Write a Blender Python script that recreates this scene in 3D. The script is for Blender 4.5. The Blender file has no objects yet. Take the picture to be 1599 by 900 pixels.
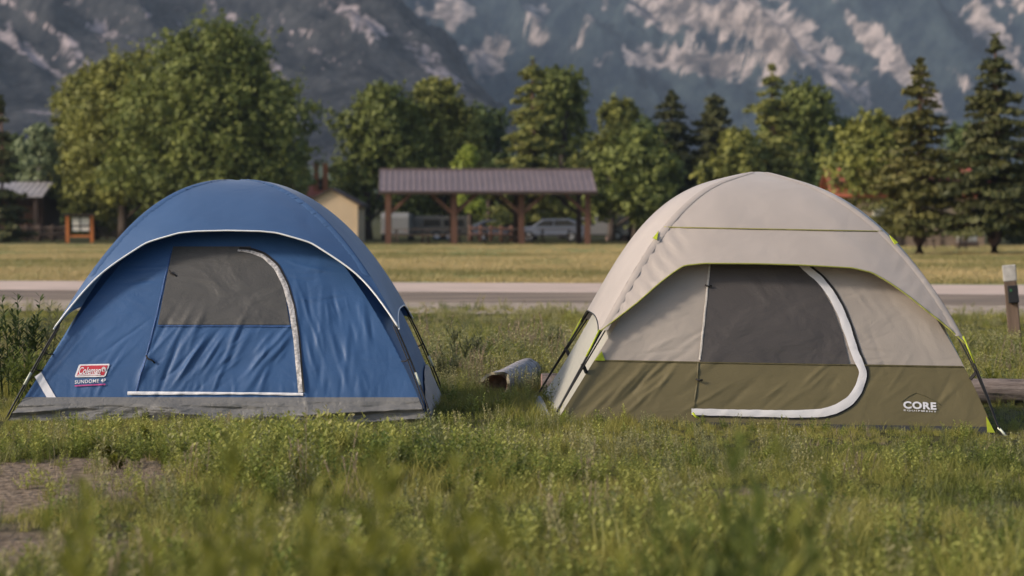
import bpy, bmesh, math, random
import numpy as np
from mathutils import Vector, Matrix, Euler

R = math.radians
scene = bpy.context.scene
C = scene.collection
rng = np.random.default_rng(7)
random.seed(7)

# ------------------------------------------------------------------ camera
FPX = 3775.0            # focal length in pixels of the 1599 px wide photograph (85 mm)
CAM_H = 1.31
PITCH = math.atan((450 - 341) / FPX)
cam_data = bpy.data.cameras.new("camera")
cam = bpy.data.objects.new("camera", cam_data)
C.objects.link(cam)
cam.location = (0, 0, CAM_H)
cam.rotation_euler = (math.pi / 2 - PITCH, 0, 0)
cam_data.sensor_width = 36.0
cam_data.lens = FPX * 36.0 / 1599.0
cam_data.clip_start = 0.05
cam_data.clip_end = 30000
cam_data.dof.use_dof = True
cam_data.dof.focus_distance = 15.9
cam_data.dof.aperture_fstop = 85.0 / 31.0
scene.camera = cam

# ------------------------------------------------------------------ sky, sun, exposure
SUN_DIR = Vector((-0.86, -0.30, 0.47)).normalized()      # towards the sun
SUN_EL = math.asin(SUN_DIR.z)
world = bpy.data.worlds.new("World")
scene.world = world
world.use_nodes = True
wt = world.node_tree
for n in list(wt.nodes):
    wt.nodes.remove(n)
wo = wt.nodes.new("ShaderNodeOutputWorld")
wb = wt.nodes.new("ShaderNodeBackground")
ws = wt.nodes.new("ShaderNodeTexSky")
ws.sky_type = 'NISHITA'
ws.sun_disc = False
ws.sun_elevation = SUN_EL
ws.sun_rotation = math.atan2(SUN_DIR.x, SUN_DIR.y)
ws.air_density = 1.0
ws.dust_density = 2.5
ws.ozone_density = 1.0
wb.inputs["Strength"].default_value = 0.125
wt.links.new(ws.outputs[0], wb.inputs[0])
wt.links.new(wb.outputs[0], wo.inputs[0])

sd = bpy.data.lights.new("sun", 'SUN')
sd.energy = 2.6
sd.angle = R(8)
sd.color = (1.0, 0.90, 0.78)
sun = bpy.data.objects.new("sun", sd)
C.objects.link(sun)
sun.rotation_euler = SUN_DIR.to_track_quat('Z', 'Y').to_euler()

scene.view_settings.view_transform = 'Standard'
scene.view_settings.look = 'None'
scene.view_settings.exposure = 0.32
scene.view_settings.gamma = 1.0
scene.view_settings.use_curve_mapping = False
scene.render.engine = 'CYCLES'
scene.cycles.use_denoising = True
scene.cycles.max_bounces = 6
scene.cycles.diffuse_bounces = 3
scene.cycles.glossy_bounces = 2
scene.cycles.transmission_bounces = 3
scene.cycles.transparent_max_bounces = 6
scene.cycles.volume_bounces = 0

# ------------------------------------------------------------------ helpers
FWD = np.array((0, math.cos(PITCH), -math.sin(PITCH)))
UPV = np.array((0, math.sin(PITCH), math.cos(PITCH)))


def ray(px, py):
    return np.array((1, 0, 0)) * ((px - 800) / FPX) + UPV * ((450 - py) / FPX) + FWD


def at(px, py, Y):
    """World point at distance Y seen at a pixel of the 1599x900 photograph."""
    d = ray(px, py)
    return np.array((0, 0, CAM_H)) + d * (Y / d[1])


def X_at(px, Y):
    return (px - 800) * Y / FPX


def Z_at(py, Y):
    return CAM_H + (341 - py) * Y / FPX


def tag(o, label=None, cat=None, group=None, kind=None):
    if label: o["label"] = label
    if cat: o["category"] = cat
    if group: o["group"] = group
    if kind: o["kind"] = kind
    return o


def empty(name, loc=(0, 0, 0), rz=0.0, **kw):
    o = bpy.data.objects.new(name, None)
    C.objects.link(o)
    o.location = loc
    o.rotation_euler = (0, 0, rz)
    o.empty_display_size = 0.2
    return tag(o, **kw)


def np_mesh(name, verts, faces, smooth=False):
    """faces: (n,3) or (n,4) array, or a list of such arrays."""
    me = bpy.data.meshes.new(name)
    verts = np.asarray(verts, dtype=np.float32).reshape(-1, 3)
    fl = faces if isinstance(faces, list) else [faces]
    fl = [np.asarray(f, dtype=np.int32) for f in fl if len(f)]
    me.vertices.add(len(verts))
    me.vertices.foreach_set("co", verts.ravel())
    loops = np.concatenate([f.ravel() for f in fl])
    counts = np.concatenate([np.full(len(f), f.shape[1], np.int32) for f in fl])
    me.loops.add(len(loops))
    me.loops.foreach_set("vertex_index", loops)
    me.polygons.add(len(counts))
    starts = np.concatenate(([0], np.cumsum(counts)[:-1])).astype(np.int32)
    me.polygons.foreach_set("loop_start", starts)
    me.polygons.foreach_set("loop_total", counts)
    if smooth:
        me.polygons.foreach_set("use_smooth", np.ones(len(counts), bool))
    me.update(calc_edges=True)
    return me


def link(name, me, mats, parent=None):
    o = bpy.data.objects.new(name, me)
    C.objects.link(o)
    if mats is not None:
        for m in (mats if isinstance(mats, (list, tuple)) else [mats]):
            me.materials.append(m)
    if parent is not None:
        o.parent = parent
    return o


def face_attr(me, name, vals):
    a = me.attributes.new(name, 'FLOAT', 'FACE')
    a.data.foreach_set("value", np.asarray(vals, np.float32))


def vert_attr(me, name, vals):
    a = me.attributes.new(name, 'FLOAT', 'POINT')
    a.data.foreach_set("value", np.asarray(vals, np.float32))


def copy_tree(o, parent=None, name=None):
    c = o.copy()
    C.objects.link(c)
    if parent is not None:
        c.parent = parent
    for ch in [x for x in o.children]:
        copy_tree(ch, c)
    return c


class MB:
    """Collects boxes, tubes and sheets, then links them as one mesh object."""
    def __init__(s):
        s.v, s.f, s.m, s.sm = [], [], [], []
        s.mi = 0

    def add(s, vs, fs, smooth=False):
        b = len(s.v)
        s.v += [tuple(map(float, p)) for p in vs]
        for f in fs:
            s.f.append([b + i for i in f]); s.m.append(s.mi); s.sm.append(smooth)

    def box(s, x0, x1, y0, y1, z0, z1, rot=None, at_=None):
        vs = [(x, y, z) for z in (z0, z1) for y in (y0, y1) for x in (x0, x1)]
        if rot is not None or at_ is not None:
            M = rot if rot is not None else Matrix.Identity(3)
            a = Vector(at_ if at_ is not None else (0, 0, 0))
            vs = [tuple(M @ Vector(p) + a) for p in vs]
        s.add(vs, [(0, 2, 3, 1), (4, 5, 7, 6), (0, 1, 5, 4), (1, 3, 7, 5), (3, 2, 6, 7), (2, 0, 4, 6)])

    def beam(s, a, b, w, h):
        """A bar of section w x h from a to b."""
        a, b = Vector(a), Vector(b)
        d = b - a
        L = d.length
        q = d.to_track_quat('X', 'Z').to_matrix()
        s.box(0, L, -w / 2, w / 2, -h / 2, h / 2, q, a)

    def tube(s, path, r, n=8, cap=True):
        path = [Vector(p) for p in path]
        rs = r if hasattr(r, '__len__') else [r] * len(path)
        vs, fs = [], []
        up = Vector((0, 0, 1))
        for i, p in enumerate(path):
            t = (path[min(i + 1, len(path) - 1)] - path[max(i - 1, 0)]).normalized()
            a = t.cross(up)
            if a.length < 1e-3: a = t.cross(Vector((1, 0, 0)))
            a.normalize(); b = t.cross(a).normalized()
            for k in range(n):
                w = 2 * math.pi * k / n
                vs.append(p + (a * math.cos(w) + b * math.sin(w)) * rs[i])
        for i in range(len(path) - 1):
            for k in range(n):
                k2 = (k + 1) % n
                fs.append((i * n + k, i * n + k2, (i + 1) * n + k2, (i + 1) * n + k))
        if cap:
            fs.append(tuple(range(n - 1, -1, -1)))
            fs.append(tuple((len(path) - 1) * n + k for k in range(n)))
        s.add(vs, fs, True)

    def prism(s, poly, axis, a, b):
        """2D polygon extruded along axis ('x','y','z') from a to b."""
        def P(u, w, t):
            return {'x': (t, u, w), 'y': (u, t, w), 'z': (u, w, t)}[axis]
        n = len(poly)
        vs = [P(u, w, a) for u, w in poly] + [P(u, w, b) for u, w in poly]
        fs = [tuple(range(n)), tuple(range(2 * n - 1, n - 1, -1))]
        for i in range(n):
            j = (i + 1) % n
            fs.append((i, i + n, j + n, j))
        s.add(vs, fs)

    def build(s, name, mats, parent=None, bevel=0):
        me = bpy.data.meshes.new(name)
        me.from_pydata(s.v, [], s.f)
        me.polygons.foreach_set("material_index", s.m)
        me.polygons.foreach_set("use_smooth", s.sm)
        bm = bmesh.new(); bm.from_mesh(me)
        bmesh.ops.recalc_face_normals(bm, faces=bm.faces)
        if bevel:
            es = [e for e in bm.edges if len(e.link_faces) == 2 and e.calc_face_angle(0) > 0.6]
            bmesh.ops.bevel(bm, geom=es, offset=bevel, segments=2, affect='EDGES', profile=0.5)
        bm.to_mesh(me); bm.free()
        me.update()
        return link(name, me, mats, parent)


# ------------------------------------------------------------------ noise (numpy)
_perm = np.random.default_rng(3).permutation(4096)


def _h(ix, iy, seed):
    return _perm[(_perm[(ix + seed * 131) & 4095] + iy) & 4095]


def pnoise(x, y, seed=0):
    x = np.asarray(x, float); y = np.asarray(y, float)
    ix = np.floor(x).astype(int); iy = np.floor(y).astype(int)
    fx, fy = x - ix, y - iy
    ux = fx * fx * fx * (fx * (fx * 6 - 15) + 10); uy = fy * fy * fy * (fy * (fy * 6 - 15) + 10)

    def g(jx, jy, dx, dy):
        a = _h(jx, jy, seed) * (2 * math.pi / 4096)
        return np.cos(a) * dx + np.sin(a) * dy
    a = g(ix, iy, fx, fy); b = g(ix + 1, iy, fx - 1, fy)
    c = g(ix, iy + 1, fx, fy - 1); d = g(ix + 1, iy + 1, fx - 1, fy - 1)
    return ((a + (b - a) * ux) * (1 - uy) + (c + (d - c) * ux) * uy) * 1.5


def fbm(x, y, o=4, seed=0):
    t, a = 0, 0.5
    for i in range(o):
        t = t + a * pnoise(x * 2 ** i, y * 2 ** i, seed + i); a *= 0.5
    return t


def ridged(x, y, o=4, seed=0):
    t, a, w = 0, 0.55, 1.0
    for i in range(o):
        n = 1 - np.abs(pnoise(x * 2 ** i, y * 2 ** i, seed + i)) * 1.4
        n = np.clip(n, 0, 1) ** 2
        t = t + a * n * w; w = np.clip(n * 1.3, 0, 1); a *= 0.5
    return t


def sstep(a, b, x):
    t = np.clip((np.asarray(x, float) - a) / (b - a), 0, 1)
    return t * t * (3 - 2 * t)


# ------------------------------------------------------------------ materials
def new_mat(name):
    m = bpy.data.materials.new(name)
    m.use_nodes = True
    nt = m.node_tree
    return m, nt, nt.nodes["Principled BSDF"], nt.nodes["Material Output"]


def mat(name, col, rough=0.7, var=0.15, scale=6.0, bump=0.0, bscale=None, metal=0.0, spec=0.4, coords='Object', stretch=(1, 1, 1)):
    """Plain surface with noise-varied colour and noise bump."""
    m, nt, p, out = new_mat(name)
    tc = nt.nodes.new("ShaderNodeTexCoord")
    mp = nt.nodes.new("ShaderNodeMapping"); mp.inputs["Scale"].default_value = stretch
    nt.links.new(tc.outputs[coords], mp.inputs[0])
    n = nt.nodes.new("ShaderNodeTexNoise"); n.inputs["Scale"].default_value = scale; n.inputs["Detail"].default_value = 5
    nt.links.new(mp.outputs[0], n.inputs[0])
    r = nt.nodes.new("ShaderNodeValToRGB")
    r.color_ramp.elements[0].position = 0.3; r.color_ramp.elements[1].position = 0.7
    r.color_ramp.elements[0].color = tuple(c * (1 - var) for c in col) + (1,)
    r.color_ramp.elements[1].color = tuple(min(1, c * (1 + var)) for c in col) + (1,)
    nt.links.new(n.outputs["Fac"], r.inputs[0]); nt.links.new(r.outputs[0], p.inputs["Base Color"])
    p.inputs["Roughness"].default_value = rough
    p.inputs["Metallic"].default_value = metal
    p.inputs["Specular IOR Level"].default_value = spec
    if bump:
        n2 = nt.nodes.new("ShaderNodeTexNoise"); n2.inputs["Scale"].default_value = bscale or scale * 4; n2.inputs["Detail"].default_value = 6
        nt.links.new(mp.outputs[0], n2.inputs[0])
        b = nt.nodes.new("ShaderNodeBump"); b.inputs["Strength"].default_value = 1.0; b.inputs["Distance"].default_value = bump
        nt.links.new(n2.outputs["Fac"], b.inputs["Height"]); nt.links.new(b.outputs[0], p.inputs["Normal"])
    return m


def fabric(name, col, rough=0.5, trans=0.12, bump=0.004, sheen=0.0, spec=0.5, dirt=0.0, crinkle=1.0):
    """Thin coated tent cloth: crinkle bump, faint weave tone, some light through it."""
    m, nt, p, out = new_mat(name)
    L = nt.links.new
    tc = nt.nodes.new("ShaderNodeTexCoord")
    mp = nt.nodes.new("ShaderNodeMapping"); mp.inputs["Scale"].default_value = (1, 1, 1.6); mp.inputs["Rotation"].default_value = (0, 0.5, 0)
    L(tc.outputs["Object"], mp.inputs[0])
    n1 = nt.nodes.new("ShaderNodeTexNoise"); n1.inputs["Scale"].default_value = 2.6; n1.inputs["Detail"].default_value = 3; n1.inputs["Distortion"].default_value = 0.5
    L(mp.outputs[0], n1.inputs[0])
    n2 = nt.nodes.new("ShaderNodeTexNoise"); n2.inputs["Scale"].default_value = 16; n2.inputs["Detail"].default_value = 4; n2.inputs["Distortion"].default_value = 2.2
    L(mp.outputs[0], n2.inputs[0])
    ab = nt.nodes.new("ShaderNodeMath"); ab.operation = 'SUBTRACT'; ab.inputs[1].default_value = 0.5; L(n2.outputs["Fac"], ab.inputs[0])
    a2 = nt.nodes.new("ShaderNodeMath"); a2.operation = 'ABSOLUTE'; L(ab.outputs[0], a2.inputs[0])
    ma = nt.nodes.new("ShaderNodeMath"); ma.operation = 'MULTIPLY_ADD'; ma.inputs[1].default_value = -0.14 * crinkle
    L(a2.outputs[0], ma.inputs[0]); L(n1.outputs["Fac"], ma.inputs[2])
    b = nt.nodes.new("ShaderNodeBump"); b.inputs["Strength"].default_value = 1.0; b.inputs["Distance"].default_value = bump * 4
    L(ma.outputs[0], b.inputs["Height"]); L(b.outputs[0], p.inputs["Normal"])
    n3 = nt.nodes.new("ShaderNodeTexNoise"); n3.inputs["Scale"].default_value = 2.0; n3.inputs["Detail"].default_value = 6
    L(tc.outputs["Object"], n3.inputs[0])
    r = nt.nodes.new("ShaderNodeValToRGB")
    r.color_ramp.elements[0].position = 0.3; r.color_ramp.elements[1].position = 0.72
    r.color_ramp.elements[0].color = tuple(c * (0.90 - dirt) for c in col) + (1,)
    r.color_ramp.elements[1].color = tuple(min(1, c * (1.08)) for c in col) + (1,)
    L(n3.outputs["Fac"], r.inputs[0]); L(r.outputs[0], p.inputs["Base Color"])
    p.inputs["Roughness"].default_value = rough
    p.inputs["Specular IOR Level"].default_value = spec
    if sheen:
        p.inputs["Sheen Weight"].default_value = sheen
        p.inputs["Sheen Roughness"].default_value = 0.5
    if trans:
        tr = nt.nodes.new("ShaderNodeBsdfTranslucent"); L(r.outputs[0], tr.inputs[0]); L(b.outputs[0], tr.inputs["Normal"])
        mx = nt.nodes.new("ShaderNodeMixShader"); mx.inputs[0].default_value = trans
        L(p.outputs[0], mx.inputs[1]); L(tr.outputs[0], mx.inputs[2]); L(mx.outputs[0], out.inputs[0])
    return m


def leaf_mat(name, dark, light, trans=0.25, rough=0.6, attr="tint", per_object=0.0):
    m, nt, p, out = new_mat(name)
    L = nt.links.new
    a = nt.nodes.new("ShaderNodeAttribute"); a.attribute_name = attr
    r = nt.nodes.new("ShaderNodeValToRGB")
    r.color_ramp.elements[0].color = tuple(dark) + (1,)
    r.color_ramp.elements[1].color = tuple(light) + (1,)
    L(a.outputs["Fac"], r.inputs[0]); L(r.outputs[0], p.inputs["Base Color"])
    p.inputs["Roughness"].default_value = rough
    p.inputs["Specular IOR Level"].default_value = 0.3
    tr = nt.nodes.new("ShaderNodeBsdfTranslucent"); L(r.outputs[0], tr.inputs[0])
    mx = nt.nodes.new("ShaderNodeMixShader"); mx.inputs[0].default_value = trans
    L(p.outputs[0], mx.inputs[1]); L(tr.outputs[0], mx.inputs[2]); L(mx.outputs[0], out.inputs[0])
    return m


def grass_mat(name, cols, trans=0.3, scale=0.35):
    """Blade colour drifts in patches over the meadow and from tuft to tuft."""
    m, nt, p, out = new_mat(name)
    L = nt.links.new
    oi = nt.nodes.new("ShaderNodeObjectInfo")
    n = nt.nodes.new("ShaderNodeTexNoise"); n.inputs["Scale"].default_value = scale; n.inputs["Detail"].default_value = 3
    L(oi.outputs["Location"], n.inputs[0])
    a = nt.nodes.new("ShaderNodeAttribute"); a.attribute_name = "tint"
    s1 = nt.nodes.new("ShaderNodeMath"); s1.operation = 'MULTIPLY_ADD'; s1.inputs[1].default_value = 0.35; L(oi.outputs["Random"], s1.inputs[0])
    mr = nt.nodes.new("ShaderNodeMapRange"); mr.inputs["From Min"].default_value = 0.36; mr.inputs["From Max"].default_value = 0.64; mr.inputs["To Min"].default_value = 0.12; mr.inputs["To Max"].default_value = 0.88
    L(n.outputs["Fac"], mr.inputs[0]); L(mr.outputs[0], s1.inputs[2])
    s2 = nt.nodes.new("ShaderNodeMath"); s2.operation = 'MULTIPLY_ADD'; s2.inputs[1].default_value = 0.45; L(a.outputs["Fac"], s2.inputs[0]); L(s1.outputs[0], s2.inputs[2])
    r = nt.nodes.new("ShaderNodeValToRGB")
    e = r.color_ramp.elements
    for i, c in enumerate(cols):
        pos = 0.35 + 0.65 * i / (len(cols) - 1)
        if i < 2: e[i].position = pos; e[i].color = tuple(c) + (1,)
        else:
            q = e.new(pos); q.color = tuple(c) + (1,)
    L(s2.outputs[0], r.inputs[0]); L(r.outputs[0], p.inputs["Base Color"])
    p.inputs["Roughness"].default_value = 0.55; p.inputs["Specular IOR Level"].default_value = 0.35
    tr = nt.nodes.new("ShaderNodeBsdfTranslucent"); L(r.outputs[0], tr.inputs[0])
    mx = nt.nodes.new("ShaderNodeMixShader"); mx.inputs[0].default_value = trans
    L(p.outputs[0], mx.inputs[1]); L(tr.outputs[0], mx.inputs[2]); L(mx.outputs[0], out.inputs[0])
    return m


# ------------------------------------------------------------------ ground shape
def gz(x, y):
    x = np.asarray(x, float); y = np.asarray(y, float)
    near = 1 - sstep(24, 31, y)
    und = 0.022 * fbm(x * 0.45, y * 0.45, 3, 21) * near
    slope = -0.032 * np.clip(x - 0.4, 0, 5) * sstep(9, 12, y) * (1 - sstep(19, 27, y))
    far = sstep(220, 700, y) * 5.0
    return und + slope + far


# ------------------------------------------------------------------ large structure: ground, lawn, road, mountains
def build_ground():
    ys = np.concatenate([np.arange(-12, 6, 1.0), np.arange(6, 36, 0.22), np.arange(36, 120, 3.0), np.geomspace(120, 900, 40)])
    us = np.linspace(-1, 1, 181)
    us = np.sign(us) * (np.abs(us) ** 1.35)
    half = np.maximum(14, 0.42 * ys + 10)
    half = np.where(ys > 300, half * 1.3, half)
    Xg = half[:, None] * us[None, :]
    Yg = np.repeat(ys[:, None], len(us), 1)
    Zg = gz(Xg, Yg) - 0.012 * sstep(30, 33, Yg) * (1 - sstep(200, 300, Yg))
    V = np.stack([Xg, Yg, Zg], -1)
    ny, nx = Xg.shape
    i = np.arange(ny - 1)[:, None] * nx + np.arange(nx - 1)[None, :]
    F = np.stack([i, i + 1, i + nx + 1, i + nx], -1).reshape(-1, 4)
    me = np_mesh("ground", V, F, True)
    dirt = dirt_mask(Xg, Yg).ravel()
    vert_attr(me, "dirt", dirt)
    m, nt, p, out = new_mat("meadow_soil")
    L = nt.links.new
    tc = nt.nodes.new("ShaderNodeTexCoord")
    n = nt.nodes.new("ShaderNodeTexNoise"); n.inputs["Scale"].default_value = 1.3; n.inputs["Detail"].default_value = 8; n.inputs["Roughness"].default_value = 0.7
    L(tc.outputs["Object"], n.inputs[0])
    r = nt.nodes.new("ShaderNodeValToRGB"); e = r.color_ramp.elements
    e[0].position = 0.32; e[0].color = (0.035, 0.038, 0.014, 1); e[1].position = 0.7; e[1].color = (0.11, 0.10, 0.042, 1)
    L(n.outputs["Fac"], r.inputs[0])
    n2 = nt.nodes.new("ShaderNodeTexNoise"); n2.inputs["Scale"].default_value = 22; n2.inputs["Detail"].default_value = 6
    L(tc.outputs["Object"], n2.inputs[0])
    r2 = nt.nodes.new("ShaderNodeValToRGB"); e = r2.color_ramp.elements
    e[0].position = 0.35; e[0].color = (0.12, 0.085, 0.058, 1); e[1].position = 0.68; e[1].color = (0.33, 0.25, 0.18, 1)
    L(n2.outputs["Fac"], r2.inputs[0])
    a = nt.nodes.new("ShaderNodeAttribute"); a.attribute_name = "dirt"
    mx = nt.nodes.new("ShaderNodeMix"); mx.data_type = 'RGBA'
    L(a.outputs["Fac"], mx.inputs[0]); L(r.outputs[0], mx.inputs[6]); L(r2.outputs[0], mx.inputs[7])
    L(mx.outputs[2], p.inputs["Base Color"])
    p.inputs["Roughness"].default_value = 0.95; p.inputs["Specular IOR Level"].default_value = 0.1
    b = nt.nodes.new("ShaderNodeBump"); b.inputs["Distance"].default_value = 0.03; L(n2.outputs["Fac"], b.inputs["Height"]); L(b.outputs[0], p.inputs["Normal"])
    o = link("ground", me, m)
    tag(o, kind="structure")


def dirt_mask(x, y):
    n = 0.7 * fbm(np.asarray(x) * 1.3, np.asarray(y) * 0.9, 4, 5)
    def ell(cx, cy, rx, ry):
        return np.sqrt(((x - cx) / rx) ** 2 + ((y - cy) / ry) ** 2)
    d = np.minimum.reduce([ell(-2.65, 11.7, 1.05, 1.7), ell(-2.5, 9.4, 1.0, 1.2), ell(1.25, 11.6, 0.32, 0.4), ell(1.9, 13.4, 0.25, 0.2)])
    return 1 - sstep(0.75, 1.1, d + n)


def sheet(name, ymin, ymax, z, m, halfx=None, tilt=0.0, nx=40, ny=8):
    hx = halfx or 60
    xs = np.linspace(-hx, hx, nx)
    t = np.linspace(0, 1, ny)
    Xg = np.repeat(xs[None, :], ny, 0)
    Yg = (ymin + (ymax - ymin) * t)[:, None] + tilt * Xg
    wob = 0.25 * fbm(Xg * 0.6, Yg * 0 + ymin, 3, 9)
    Yg = Yg + wob * (t[:, None] < 0.01) * (1.6 if name != 'path' else 0.3)
    V = np.stack([Xg, Yg, np.full_like(Xg, z)], -1)
    i = np.arange(ny - 1)[:, None] * nx + np.arange(nx - 1)[None, :]
    F = np.stack([i, i + 1, i + nx + 1, i + nx], -1).reshape(-1, 4)
    o = link(name, np_mesh(name, V, F, True), m)
    tag(o, kind="structure")
    return o


def lawn_mat():
    m, nt, p, out = new_mat("mown_lawn")
    L = nt.links.new
    tc = nt.nodes.new("ShaderNodeTexCoord")
    mp = nt.nodes.new("ShaderNodeMapping"); mp.inputs["Scale"].default_value = (0.5, 0.14, 1)
    L(tc.outputs["Object"], mp.inputs[0])
    n = nt.nodes.new("ShaderNodeTexNoise"); n.inputs["Scale"].default_value = 1.0; n.inputs["Detail"].default_value = 9; n.inputs["Roughness"].default_value = 0.65
    L(mp.outputs[0], n.inputs[0])
    r = nt.nodes.new("ShaderNodeValToRGB"); e = r.color_ramp.elements
    e[0].position = 0.3; e[0].color = (0.125, 0.155, 0.045, 1)
    e[1].position = 0.7; e[1].color = (0.40, 0.35, 0.16, 1)
    q = e.new(0.5); q.color = (0.235, 0.25, 0.09, 1)
    L(n.outputs["Fac"], r.inputs[0]); L(r.outputs[0], p.inputs["Base Color"])
    p.inputs["Roughness"].default_value = 0.95; p.inputs["Specular IOR Level"].default_value = 0.1
    return m


build_ground()
# the road and path run very slightly oblique to the picture (nearer on the right)
TILT = -0.155
m_gravel = mat("gravel", (0.38, 0.30, 0.23), 0.95, 0.35, 5, 0.02, 30)
m_asphalt = mat("worn_gravel_road", (0.22, 0.165, 0.125), 0.95, 0.45, 1.1, 0.02, 25, stretch=(.35, 1, 1))
m_path = mat("pale_path", (0.56, 0.425, 0.35), 0.9, 0.12, 0.8, 0.003, 40)
sheet("gravel_verge", 33.0, 37.6, 0.004, m_gravel, 60, TILT)
sheet("road", 37.4, 42.2, 0.008, m_asphalt, 60, TILT)
sheet("path", 42.3, 48.6, 0.012, m_path, 60, TILT)
sheet("lawn", 48.4, 118, 0.004, lawn_mat(), 75, TILT, 40, 30)


# ---- mountains
def mountain(name, h_fun, y0, y1, ny, nx, px0, px1, rock_fun, m):
    ys = np.linspace(y0, y1, ny)
    ps = np.linspace(px0, px1, nx)
    Yg = np.repeat(ys[:, None], nx, 1)
    Xg = (ps[None, :] - 800) * Yg / FPX
    Zg = h_fun(Xg, Yg)
    ux = Xg / Yg * FPX + 800; uy = 341 - (Zg - CAM_H) / Yg * FPX
    rock, disp = rock_fun(ux, uy, Xg, Yg)
    Zg = Zg + disp
    V = np.stack([Xg, Yg, Zg], -1)
    i = np.arange(ny - 1)[:, None] * nx + np.arange(nx - 1)[None, :]
    F = np.stack([i, i + 1, i + nx + 1, i + nx], -1).reshape(-1, 4)
    me = np_mesh(name, V, F, True)
    vert_attr(me, "rock", rock.ravel())
    o = link(name, me, m)
    return tag(o, kind="structure")


def mountain_mat(name, forest0, forest1, rock0, rock1, sc=1.0):
    m, nt, p, out = new_mat(name)
    L = nt.links.new
    tc = nt.nodes.new("ShaderNodeTexCoord")
    v = nt.nodes.new("ShaderNodeTexVoronoi"); v.inputs["Scale"].default_value = 0.11 * sc; v.inputs["Randomness"].default_value = 1
    mp = nt.nodes.new("ShaderNodeMapping"); mp.inputs["Scale"].default_value = (1, 0.45, 0.6)
    L(tc.outputs["Object"], mp.inputs[0]); L(mp.outputs[0], v.inputs[0])
    n = nt.nodes.new("ShaderNodeTexNoise"); n.inputs["Scale"].default_value = 0.02 * sc; n.inputs["Detail"].default_value = 8; n.inputs["Roughness"].default_value = 0.65
    L(mp.outputs[0], n.inputs[0])
    f = nt.nodes.new("ShaderNodeMath"); f.operation = 'MULTIPLY_ADD'; f.inputs[1].default_value = 0.22; L(v.outputs["Distance"], f.inputs[0]); L(n.outputs["Fac"], f.inputs[2])
    r = nt.nodes.new("ShaderNodeValToRGB"); e = r.color_ramp.elements
    e[0].position = 0.42; e[0].color = tuple(forest1) + (1,); e[1].position = 0.74; e[1].color = tuple(forest0) + (1,)
    L(f.outputs[0], r.inputs[0])
    n2 = nt.nodes.new("ShaderNodeTexNoise"); n2.inputs["Scale"].default_value = 0.028 * sc; n2.inputs["Detail"].default_value = 9; n2.inputs["Roughness"].default_value = 0.7
    L(tc.outputs["Object"], n2.inputs[0])
    r2 = nt.nodes.new("ShaderNodeValToRGB"); e = r2.color_ramp.elements
    e[0].position = 0.41; e[0].color = tuple(rock0) + (1,); e[1].position = 0.58; e[1].color = tuple(rock1) + (1,)
    L(n2.outputs["Fac"], r2.inputs[0])
    a = nt.nodes.new("ShaderNodeAttribute"); a.attribute_name = "rock"
    # break the rock edge with noise
    s = nt.nodes.new("ShaderNodeMath"); s.operation = 'SUBTRACT'; s.inputs[1].default_value = 0.5; L(n2.outputs["Fac"], s.inputs[0])
    ad = nt.nodes.new("ShaderNodeMath"); ad.operation = 'MULTIPLY_ADD'; ad.inputs[1].default_value = 1.5; L(s.outputs[0], ad.inputs[0]); L(a.outputs["Fac"], ad.inputs[2])
    mr = nt.nodes.new("ShaderNodeMapRange"); mr.inputs["From Min"].default_value = 0.36; mr.inputs["From Max"].default_value = 0.62; L(ad.outputs[0], mr.inputs[0])
    mx = nt.nodes.new("ShaderNodeMix"); mx.data_type = 'RGBA'
    L(mr.outputs[0], mx.inputs[0]); L(r.outputs[0], mx.inputs[6]); L(r2.outputs[0], mx.inputs[7]); L(mx.outputs[2], p.inputs["Base Color"])
    p.inputs["Roughness"].default_value = 1.0; p.inputs["Specular IOR Level"].default_value = 0.0
    bh = nt.nodes.new("ShaderNodeMath"); bh.operation = 'MULTIPLY_ADD'; bh.inputs[1].default_value = -0.6; L(v.outputs["Distance"], bh.inputs[0])
    b3 = nt.nodes.new("ShaderNodeMath"); b3.operation = 'MULTIPLY'; b3.inputs[1].default_value = 14.0; L(n2.outputs["Fac"], b3.inputs[0]); L(b3.outputs[0], bh.inputs[2])
    b = nt.nodes.new("ShaderNodeBump"); b.inputs["Strength"].default_value = 0.8; b.inputs["Distance"].default_value = 1.0
    L(bh.outputs[0], b.inputs["Height"]); L(b.outputs[0], p.inputs["Normal"])
    return m


def streaks(ux, uy, ang, L, W, seed, o=4):
    """ridged noise drawn out along an image-plane direction of the slope"""
    c, s = math.cos(ang), math.sin(ang)
    a = ux * c + uy * s; t = -ux * s + uy * c
    wob = 18 * pnoise(ux / 90, uy / 90, seed + 40)
    return ridged((t + wob) / W, a / L, o, seed)


def blob(ux, uy, cx, cy, rx, ry, ang=0.0):
    c, s = math.cos(ang), math.sin(ang)
    a = ((ux - cx) * c + (uy - cy) * s) / rx; t = (-(ux - cx) * s + (uy - cy) * c) / ry
    return np.exp(-(a * a + t * t))


def h_far(x, y):
    base = 5 + 0.30 * np.clip(y - 2050, 0, None)
    t = 0.96 * x + 0.27 * y
    al = -0.27 * x + 0.96 * y
    up = sstep(2050, 2500, y)
    rib = 105 * (ridged(t / 230, al / 800, 5, 11) - 0.35) + 34 * fbm(x / 110, y / 260, 5, 15)
    valley = -70 * np.exp(-((x + 20 - (y - 2600) * 0.05) / 110) ** 2)
    return base + (rib + valley) * up


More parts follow.
